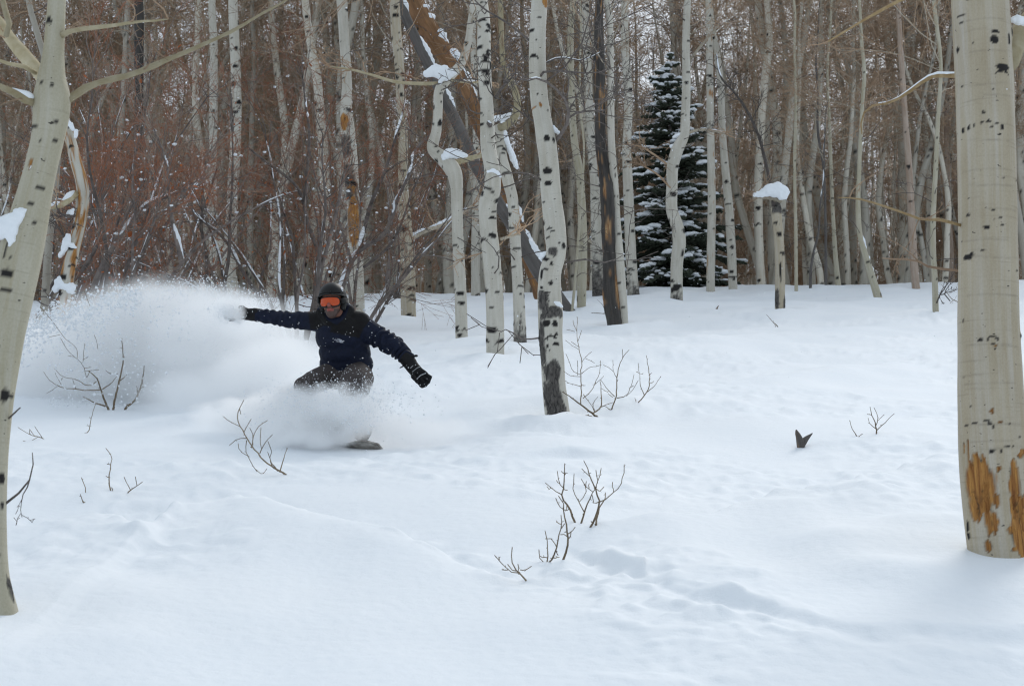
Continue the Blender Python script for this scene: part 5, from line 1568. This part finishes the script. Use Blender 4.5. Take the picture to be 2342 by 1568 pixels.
colr = np.ones((len(V), 4), np.float32); colr[:, :3] = ins[:, None]
ca.data.foreach_set('color', colr.ravel())
jk.materials.append(M['jacket'])
jacket = attach(link('jacket', jk), person)

# trousers
tr = solid('trousers', [
    el(725, 1240, .12, 285, 130, .165), ('cap', hipR, 165 * U7, knR, 130 * U7), ('cap', knR, 122 * U7, ankR + [0, 0, .03], 105 * U7), ('cap', hipL, 175 * U7, knL, 175 * U7), ('cap', q7(560, 1300, .0), 120 * U7, q7(760, 1340, -.1), 120 * U7), ('cap', q7(900, 1280, .05), 140 * U7, q7(860, 1400, -.25), 150 * U7),
    ('cap', knL, 155 * U7, ankL + [0, 0, .03], 115 * U7), ('cap', hipR, 140 * U7, hipL, 150 * U7)], 0.008, 5)
V = co(tr)
push(tr, 0.006 * pnts3(V, 13, 5) + 0.010 * pnts3(V, 5, 6))
tr.materials.append(M['pants'])
attach(link('trousers', tr), person)

# boots
for ank, gg in ((ankR, gF), (ankL, gN)):
    toe = np.array([-0.06, -0.22, 0.0])
    b = solid('boot', [('cap', ank + [0, 0, .08], .062, ank - [0, 0, .06], .066), ('cap', ank + [0, .04, -.09], .05, ank + toe + [0, 0, -.09], .046)], 0.008, 4)
    b.materials.append(M['glove']); attach(link('boot', b), person)

# helmet: shell cut along the brow, with ear pads
hb = bmesh.new()
bmesh.ops.create_uvsphere(hb, u_segments=48, v_segments=32, radius=1.0)
dele = [v for v in hb.verts if v.co.z < (-0.10 + 0.30 * max(0, -v.co.y) - 0.75 * max(0, 0.55 - abs(v.co.y + 0.05)) * (abs(v.co.x) > 0.6))]
bmesh.ops.delete(hb, geom=dele, context='VERTS')
for v in hb.verts:
    c_ = v.co
    v.co = Vector(hd(c_.x * .104, c_.y * .124 + .008, c_.z * .108 + .038))
hm = bpy.data.meshes.new('helmet'); hb.to_mesh(hm); hb.free()
hm.polygons.foreach_set('use_smooth', np.ones(len(hm.polygons), bool))
hm.materials.append(M['helmet'])
helmet = attach(link('helmet', hm), person)
md = helmet.modifiers.new('thick', 'SOLIDIFY'); md.thickness = 0.014; md.offset = -1
rim = MB()
arc = [hd(.1075 * math.sin(t), .008 - .128 * math.cos(t), .052 - 0.018 * abs(math.sin(t)) ** 2) for t in np.linspace(-1.25, 1.25, 25)]
rim.tube(arc, np.full(25, .006), 8); o = link('brim', rim.mesh('brim', [M['black']])); o.parent = helmet

for sx in (-1, 1):
    ep = solid('ear_pad', [('cap', hd(sx * .088, .012, .02), .028, hd(sx * .080, -.004, -.055), .022)], .006, 3)
    ep.materials.append(M['black']); o = link('ear_pad', ep); o.parent = helmet; 

# goggles


def gog(thm, hi, lo, notch, rx, ry, nn=40, mm=12, thick=0.006):
    V = []
    for k in range(2):
        for t in np.linspace(-thm, thm, nn):
            u = t / thm
            e = (1 - abs(u) ** 7) ** 0.5
            top = hi - .006 * u * u; bot = lo + notch * math.exp(-(t / .17) ** 2) + .006 * u * u
            mid = (top + bot) / 2
            for f in np.linspace(0, 1, mm):
                z = mid + (bot + (top - bot) * f - mid) * e
                bulge = 1 + 0.05 * (1 - (2 * f - 1) ** 2) * (1 - u * u)
                V.append(hd((rx - k * thick) * math.sin(t) * bulge, .012 - (ry - k * thick) * math.cos(t) * bulge, z))
    V = np.array(V); a = np.arange(nn - 1)[:, None] * mm + np.arange(mm - 1)[None, :]
    q1 = np.stack([a, a + mm, a + mm + 1, a + 1], -1).reshape(-1, 4); n2 = nn * mm
    q2 = q1[:, ::-1] + n2
    rimi = np.concatenate([np.arange(mm), np.arange(1, nn) * mm + mm - 1, (nn - 1) * mm + np.arange(mm - 2, -1, -1), np.arange(nn - 2, 0, -1) * mm])
    r2 = np.roll(rimi, -1)
    q3 = np.stack([rimi, r2, r2 + n2, rimi + n2], -1)
    return np_mesh('goggles', V, [q1, q2, q3])


fm = gog(0.98, .034, -.052, .026, .096, .122, thick=.022); fm.materials.append(M['black'])
gogg = attach(link('goggles', fm), person)
lm = gog(0.84, .026, -.041, .026, .101, .1275, thick=.004); lm.materials.append(M['lens'])
o = link('lens', lm); o.parent = gogg
sb_ = MB()
st = [hd(.112 * math.sin(t), .010 - .130 * math.cos(t), -.004 + .02 * (1 - math.cos(t - .8)) * .5) for t in np.linspace(.9, 2 * math.pi - .9, 40)]
for dz in (-.014, -.005, .005, .014):
    sb_.tube([s_ + HR @ np.array([0, 0, dz]) for s_ in st], np.full(40, .006), 6)
o = link('strap', sb_.mesh('strap', [M['black']])); o.parent = gogg


# gloves with five fingers
def glove(name, wrist, knuckle, fingers, thumb, rw, extra=()):
    pr = [('cap', wrist, rw, wrist * .45 + knuckle * .55, rw * 1.02)]
    side = fingers[-1][0] - fingers[0][0]
    for f in fingers: pr.append(('cap', wrist * .5 + f[0] * .5, .022, f[0], .017))
    for f in fingers:
        for a, b in zip(f, f[1:]): pr.append(('cap', a, .0155, b, .0135))
    for a, b in zip(thumb, thumb[1:]): pr.append(('cap', a, .018, b, .0145))
    me = solid(name, pr + list(extra), 0.005, 3)
    push(me, 0.003 * pnts3(co(me), 30, 9))
    me.materials.append(M['glove'])
    return attach(link('glove', me), person)


wr, kn = q7(1465, 1110, -.17), q7(1600, 1265, -.20)
fing = []
for i, (kx_, ky_, mx_, my_, tx_, ty_) in enumerate([(1665, 1235, 1715, 1275, 1700, 1320), (1640, 1275, 1700, 1325, 1670, 1360), (1605, 1310, 1660, 1370, 1630, 1385), (1570, 1330, 1625, 1385, 1600, 1375)]):
    fing.append([q7(kx_, ky_, -.20), q7(mx_, my_, -.235), q7(tx_, ty_, -.19)])
gl = glove('glove', wr, kn, fing, [q7(1500, 1180, -.21), q7(1510, 1270, -.25), q7(1565, 1330, -.25)], 78 * U7)
cuff = solid('cuff', [('cap', q7(1420, 1035, -.16), 92 * U7, q7(1478, 1115, -.17), 84 * U7), ('cap', q7(1500, 1025, -.20), 14 * U7, q7(1555, 1020, -.20), 16 * U7), ('cap', q7(1400, 1140, -.19), 10 * U7, q7(1355, 1165, -.19), 9 * U7)], .005, 3)
cuff.materials.append(M['glove']); o = link('cuff', cuff); o.parent = gl
tb_ = MB(); bvh = BVHTree.FromPolygons([Vector(v) for v in co(gl.data)], [tuple(p_.vertices) for p_ in gl.data.polygons])


def drape(bvh_, px_list, kf, off, seg=6):
    """points of a pixel line laid on a surface"""
    out = []
    for a, b in zip(px_list, px_list[1:]):
        for t in np.linspace(0, 1, seg, endpoint=False):
            x_, y_ = a[0] + (b[0] - a[0]) * t, a[1] + (b[1] - a[1]) * t
            d = ray(*kf((x_, y_))[0]); d = Vector(d / np.linalg.norm(d))
            h, nn_, _, _ = bvh_.ray_cast(Vector((0, 0, CAMZ)), d)
            if h is not None: out.append(np.array(h + nn_ * off))
    return out


for line in (((1555, 1300), (1600, 1255), (1680, 1222)), ((1500, 1215), (1560, 1165), (1600, 1150)), ((1480, 1170), (1520, 1130))):
    P = drape(bvh, line, K7, .002)
    if len(P) > 3: tb_.tube(P, np.full(len(P), .0042 if line[0][0] == 1555 else .002), 6)
o = link('trim', tb_.mesh('trim', [M['grey_trim']])); o.parent = gl
wr2, kn2 = q7(-400, 527, .05), q7(-560, 520, .05)
fing2 = [[q7(-560, 485, .03), q7(-650, 480, .02), q7(-720, 500, .0)], [q7(-570, 510, .03), q7(-670, 515, .01), q7(-745, 530, 0)], [q7(-565, 540, .03), q7(-665, 548, .01), q7(-730, 560, 0)], [q7(-550, 565, .03), q7(-630, 580, .02), q7(-680, 590, .0)]]
glove('glove', wr2, kn2, fing2, [q7(-470, 480, .02), q7(-520, 450, .0), q7(-560, 440, -.02)], 72 * U7, [('cap', q7(-375, 528, .05), 82 * U7, q7(-430, 527, .05), 78 * U7)])

# printed marks: chest logo (three white arcs beside three short lines of lettering), helmet badges
bvj = BVHTree.FromPolygons([Vector(v) for v in co(jk)], [tuple(p_.vertices) for p_ in jk.polygons])


def print_poly(bvh_, kf, polys, off=.0025):
    """flat print: filled pixel polygons laid on the cloth"""
    V, Fc = [], []
    for poly_ in polys:
        P = drape(bvh_, list(poly_) + [poly_[0]], kf, off, 3)
        if len(P) < 3: continue
        c = np.mean(P, 0); b = len(V)
        V += P + [c]
        k = len(P)
        Fc += [(b + i, b + k, b + (i + 1) % k) for i in range(k)]
    return np_mesh('print', np.array(V), [np.array(Fc)])


arcs = []
for r0, r1 in ((10, 17), (22, 29), (34, 41)):
    o_ = (640, 862)
    pts = [(o_[0] + r1 * math.sin(t) * .95 - 4, o_[1] - r1 * math.cos(t) + 2) for t in np.linspace(-.15, 1.57, 7)]
    pts += [(o_[0] + r0 * math.sin(t) * .95 - 4, o_[1] - r0 * math.cos(t) + 2) for t in np.linspace(1.57, -.15, 7)]
    for a_, b_, c_, d_ in zip(pts[:6], pts[1:7], pts[::-1][1:7], pts[::-1][:6]): arcs.append([a_, b_, c_, d_])
lg = print_poly(bvj, K7, arcs); lg.materials.append(M['white_print'])
o = link('logo', lg); o.parent = jacket
for i, word in enumerate(('THE', 'NORTH', 'FACE')):
    fc = bpy.data.curves.new('lettering', 'FONT'); fc.body = word; fc.size = .0125; fc.align_x = 'RIGHT'
    to = bpy.data.objects.new('t', fc); COL.objects.link(to)
    tm_ = bpy.data.meshes.new_from_object(to.evaluated_get(bpy.context.evaluated_depsgraph_get()))
    bpy.data.objects.remove(to)
    P = drape(bvj, [(634, 828 + i * 15), (640, 828 + i * 15)], K7, .003)
    if P:
        a_ = P[0]
        for v in tm_.vertices: v.co = Vector((a_[0] + v.co.x * .95, a_[1] + v.co.x * .12, a_[2] + v.co.y - v.co.x * .12))
        tm_.materials.append(M['white_print'])
        o = link('lettering', tm_); o.parent = jacket
bvh_h = BVHTree.FromPolygons([v.co.copy() for v in hm.vertices], [tuple(p_.vertices) for p_ in hm.polygons])
dia = lambda x, y, r, w: [[(x, y - r), (x + r, y), (x + r - w, y), (x, y - r + w)], [(x + r, y), (x, y + r), (x, y + r - w), (x + r - w, y)], [(x, y + r), (x - r, y), (x - r + w, y), (x, y + r - w)], [(x - r, y), (x, y - r), (x, y - r + w), (x - r + w, y)]]
bd = print_poly(bvh_h, K7, dia(521, 274, 30, 9) + [[(521, 260), (535, 274), (521, 288), (507, 274)]] + [[(640, 205), (660, 196), (668, 210), (648, 216)], [(645, 222), (668, 215), (672, 228), (650, 232)], [(655, 238), (672, 234), (674, 246), (660, 248)], [(437, 255), (443, 252), (452, 275), (447, 277)]], .002)
bd.materials.append(M['white_print']); o = link('badge', bd); o.parent = helmet

# powder stuck to the clothes
rng = np.random.RandomState(5)
fl = MB()
for me, cnt, low in ((jk, 100, 0), (tr, 1700, 1), (gl.data, 18, 0)):
    V, N = co(me), no(me)
    w = (N[:, 1] < 0.1).astype(float)
    if low:
        X, Y = px_of(V); w *= 0.04 + sst(850, 905, Y) ** 2
    idx = rng.choice(len(V), cnt, p=w / w.sum())
    for i in idx:
        r = 0.0016 + 0.0028 * rng.rand() ** 2
        fl.blob(V[i] + N[i] * r * .4, (r, r, r), rng, 5, 3, .2)
gr_ = link('snow_flecks', fl.mesh('snow_flecks', [M['snow']])); attach(gr_, person); tag(gr_, kind='stuff')

# the board
bdir = gN - gF; bdir /= np.linalg.norm(bdir)
cen = (gF + gN) / 2 + bdir * 0.02
Lb, nb_ = 1.54, 60
upv = np.array([0, -SL, 1.0]); upv -= bdir * (upv @ bdir); upv /= np.linalg.norm(upv)
sidev = np.cross(bdir, upv)                                   # towards the camera
if sidev[1] > 0: sidev = -sidev
til = rad(30)
s2 = sidev * math.cos(til) + upv * math.sin(til); u2 = np.cross(s2, bdir); u2 = u2 if u2[2] > 0 else -u2
V, Fq = [], []
prof = []
for i in range(nb_ + 1):
    t = -1 + 2 * i / nb_
    e = abs(t)
    w = 0.128 + 0.022 * e ** 2
    if e > .84: w *= math.sqrt(max(0.0, 1 - ((e - .84) / .16) ** 2)) * .999 + .001
    lift = 0.16 * max(0, e - .74) ** 2 / .0676 * .55
    c = cen + bdir * t * Lb / 2 + u2 * lift - u2 * 0.085
    for ws in np.linspace(-1, 1, 9):
        prof.append(c + s2 * w * ws + u2 * .006)
for i in range(nb_ + 1):
    for k in range(9): prof.append(prof[i * 9 + k] - u2 * .012)
a = np.arange(nb_)[:, None] * 9 + np.arange(8)[None, :]
q1 = np.stack([a, a + 9, a + 10, a + 1], -1).reshape(-1, 4); n2 = (nb_ + 1) * 9
rimi = np.concatenate([np.arange(9), np.arange(1, nb_ + 1) * 9 + 8, nb_ * 9 + np.arange(7, -1, -1), np.arange(nb_ - 1, 0, -1) * 9]); r2 = np.roll(rimi, -1)
bm_ = np_mesh('snowboard', np.array(prof), [q1, q1[:, ::-1] + n2, np.stack([rimi, rimi + n2, r2 + n2, r2], -1)], [M['board']], smooth=False)
brd = empty('snowboard', cen)
tag(brd, 'grey brown snowboard under the rider, its nose tip out of the powder', 'snowboard')
attach(link('deck', bm_), brd)
for gg in (gF, gN):
    bb_ = MB(); s3 = s2 * .09
    bb_.tube([gg - s3 + u2 * .02, gg - s3 * 1.1 + u2 * .10, gg - s3 * 1.15 + u2 * .2], [.05, .05, .03], 8)
    bb_.tube([gg - bdir * .07 + u2 * .03, gg + u2 * .14 + s2 * .02, gg + bdir * .07 + u2 * .03], [.014, .018, .014], 8)
    bb_.build('binding', M['black'], brd)

# ------------------------------------------------------------------ flying powder


def powder(name, label, lobes, dens, seed, aniso=0.2, nscale=5.0, stir=0.30):
    """lobes: (px, py, rx px, ry px, distance, depth radius m, weight); a cloud that thins out towards its rim"""
    c0 = at(lobes[0][0], lobes[0][1], lobes[0][4])
    E = []
    for px, py, rx, ry, d, rd, w in lobes:
        E.append((at(px, py, d), (rx * d / F, rd, ry * d / F), w))
    me = solid(name, [('ell', c, tuple(x * 1.0 for x in r), I3) for c, r, w in E], 0.045, 2)
    m = bpy.data.materials.new(name); m.use_nodes = True
    n, l = m.node_tree.nodes, m.node_tree.links
    n.clear()
    out = n.new('ShaderNodeOutputMaterial')
    pv = n.new('ShaderNodeVolumePrincipled')
    pv.inputs['Color'].default_value = (0.999, 0.999, 0.999, 1)
    pv.inputs['Anisotropy'].default_value = aniso
    pos = n.new('ShaderNodeNewGeometry').outputs['Position']
    # frayed rim: the position is stirred by noise before the fall-off is read
    ns = n.new('ShaderNodeTexNoise'); ns.inputs['Scale'].default_value = nscale; ns.inputs['Detail'].default_value = 4; ns.inputs['Roughness'].default_value = .62
    l.new(pos, ns.inputs['Vector'])
    sub = n.new('ShaderNodeVectorMath'); sub.operation = 'SUBTRACT'; l.new(ns.outputs['Color'], sub.inputs[0]); sub.inputs[1].default_value = (.5, .5, .5)
    sc = n.new('ShaderNodeVectorMath'); sc.operation = 'SCALE'; l.new(sub.outputs[0], sc.inputs[0]); sc.inputs['Scale'].default_value = stir
    add = n.new('ShaderNodeVectorMath'); add.operation = 'ADD'; l.new(pos, add.inputs[0]); l.new(sc.outputs[0], add.inputs[1])
    acc = None
    for c, r, w in E:
        s_ = n.new('ShaderNodeVectorMath'); s_.operation = 'SUBTRACT'; l.new(add.outputs[0], s_.inputs[0]); s_.inputs[1].default_value = tuple(c)
        dv = n.new('ShaderNodeVectorMath'); dv.operation = 'DIVIDE'; l.new(s_.outputs[0], dv.inputs[0]); dv.inputs[1].default_value = r
        ln = n.new('ShaderNodeVectorMath'); ln.operation = 'LENGTH'; l.new(dv.outputs[0], ln.inputs[0])
        mr = n.new('ShaderNodeMapRange'); mr.interpolation_type = 'SMOOTHSTEP'
        l.new(ln.outputs['Value'], mr.inputs['Value'])
        mr.inputs['From Min'].default_value = 0.97; mr.inputs['From Max'].default_value = 0.15; mr.inputs['To Min'].default_value = 0; mr.inputs['To Max'].default_value = w
        acc = mr.outputs[0] if acc is None else math_n(n, l, 'ADD', acc, mr.outputs[0])
    # wisps stretched along the throw of the snow
    mp = n.new('ShaderNodeMapping'); mp.inputs['Rotation'].default_value = (0, 0.5, 0); mp.inputs['Scale'].default_value = (3.0, 6.0, 11.0)
    l.new(add.outputs[0], mp.inputs['Vector'])
    wi = noise_node(n, l, mp.outputs[0], 1.0, 5, 0.65)
    mr2 = n.new('ShaderNodeMapRange'); l.new(wi, mr2.inputs['Value'])
    mr2.inputs['From Min'].default_value = 0.32; mr2.inputs['From Max'].default_value = 0.66; mr2.inputs['To Min'].default_value = 0.35; mr2.inputs['To Max'].default_value = 1.7
    tot = math_n(n, l, 'MULTIPLY', math_n(n, l, 'MULTIPLY', acc, mr2.outputs[0]), dens)
    l.new(tot, pv.inputs['Density'])
    l.new(pv.outputs[0], out.inputs['Volume'])
    m.cycles.volume_step_rate = 0.5
    me.materials.append(m)
    o = link(name, me)
    tag(o, label, 'snow', kind='stuff')
    return o, E


_, EP = powder('snow_plume', 'big white cloud of powder thrown up behind the rider', [
    (350, 815, 340, 205, 16.5, 1.1, 1.0), (200, 850, 270, 150, 16.9, .9, 1.0), (520, 810, 240, 175, 15.7, .9, 1.0), (640, 860, 190, 115, 14.7, .7, .9), (260, 900, 320, 100, 16.9, .8, 1.0), (550, 910, 280, 90, 15.0, .75, 1.0),
    (90, 820, 150, 110, 17.2, .7, .9), (700, 905, 110, 70, 14.0, .42, .7), (545, 725, 80, 66, 14.5, .42, .6), (400, 740, 260, 110, 16.4, .7, .8)], 7.5, 1)
_, ES = powder('snow_splash', 'powder splashing over the rider\'s legs and board', [
    (712, 970, 180, 60, 12.60, .46, 1.0), (680, 948, 150, 72, 12.85, .46, 1.0), (818, 952, 100, 58, 12.58, .34, 1.0), (765, 918, 100, 50, 12.34, .20, .45), (600, 960, 200, 60, 13.1, .46, .8), (960, 985, 150, 44, 12.75, .36, .5), (690, 915, 85, 46, 12.5, .18, .5),
    (680, 1002, 150, 38, 12.45, .30, .8), (850, 920, 60, 70, 12.48, .18, .35), (515, 714, 52, 42, 13.0, .20, .75)], 17.0, 2, nscale=6.0, stir=0.42)

# grains and crumbs of snow in the air
rng = np.random.RandomState(9)
octa = np.array([[1, 0, 0], [-1, 0, 0], [0, 1, 0], [0, -1, 0], [0, 0, 1], [0, 0, -1.]])
octf = np.array([[0, 2, 4], [2, 1, 4], [1, 3, 4], [3, 0, 4], [2, 0, 5], [1, 2, 5], [3, 1, 5], [0, 3, 5]])


def crumbs(name, label, pts, radii):
    k = len(pts)
    a = rng.rand(k, 6, 1) * .7 + .6
    V = pts[:, None, :] + octa[None] * radii[:, None, None] * a
    ang = rng.rand(k) * 6.28
    T = octf[None] + (np.arange(k) * 6)[:, None, None]
    o = link(name, np_mesh(name, V.reshape(-1, 3), [T.reshape(-1, 3)], [M['snow']]))
    return tag(o, label, 'snow', kind='stuff')


pts, rr = [], []
rimx = np.array([20, 60, 120, 200, 300, 400, 480, 560, 620]); rimy = np.array([790, 735, 700, 682, 664, 652, 648, 668, 690])
for _ in range(5200):
    px = 20 + 600 * rng.rand() ** 1.15
    b = np.interp(px, rimx, rimy)
    py = b + 10 + rng.randn() * 16 + abs(rng.randn()) * (28 if px < 220 else 9)
    big = px < 330
    pts.append(at(px, py, 16.1 + rng.randn() * .3)); rr.append((.003 + (.016 if big else .006) * rng.rand() ** 3))
for _ in range(3600):
    px, py = 110 + 520 * rng.rand(), 700 + 230 * rng.rand()
    pts.append(at(px, py, 15.5 + rng.randn() * .25)); rr.append(.0025 + .015 * rng.rand() ** 5)
for _ in range(4200):
    px, py = 770 + rng.randn() * 90, 930 + rng.randn() * 32
    pts.append(at(px, py, 12.4 + rng.randn() * .12)); rr.append(.0018 + .006 * rng.rand() ** 4)
for _ in range(900):
    t = rng.rand()
    px, py = 535 - 30 * t + rng.randn() * 14, 716 + rng.randn() * 12 - 10 * t
    pts.append(at(px, py, 12.95 + rng.randn() * .06)); rr.append(.0018 + .004 * rng.rand() ** 2)
crumbs('snow_grains', 'white snow grains and crumbs flying around the powder cloud', np.array(pts), np.array(rr))
pts, rr = [], []
for _ in range(520):
    d = 5 + 40 * rng.rand() ** .8
    pts.append(at(rng.rand() * W, rng.rand() * 900, d)); rr.append(.0022 + .0016 * rng.rand() + d * .00009)
crumbs('snowflakes', 'sparse snowflakes falling through the air', np.array(pts), np.array(rr))
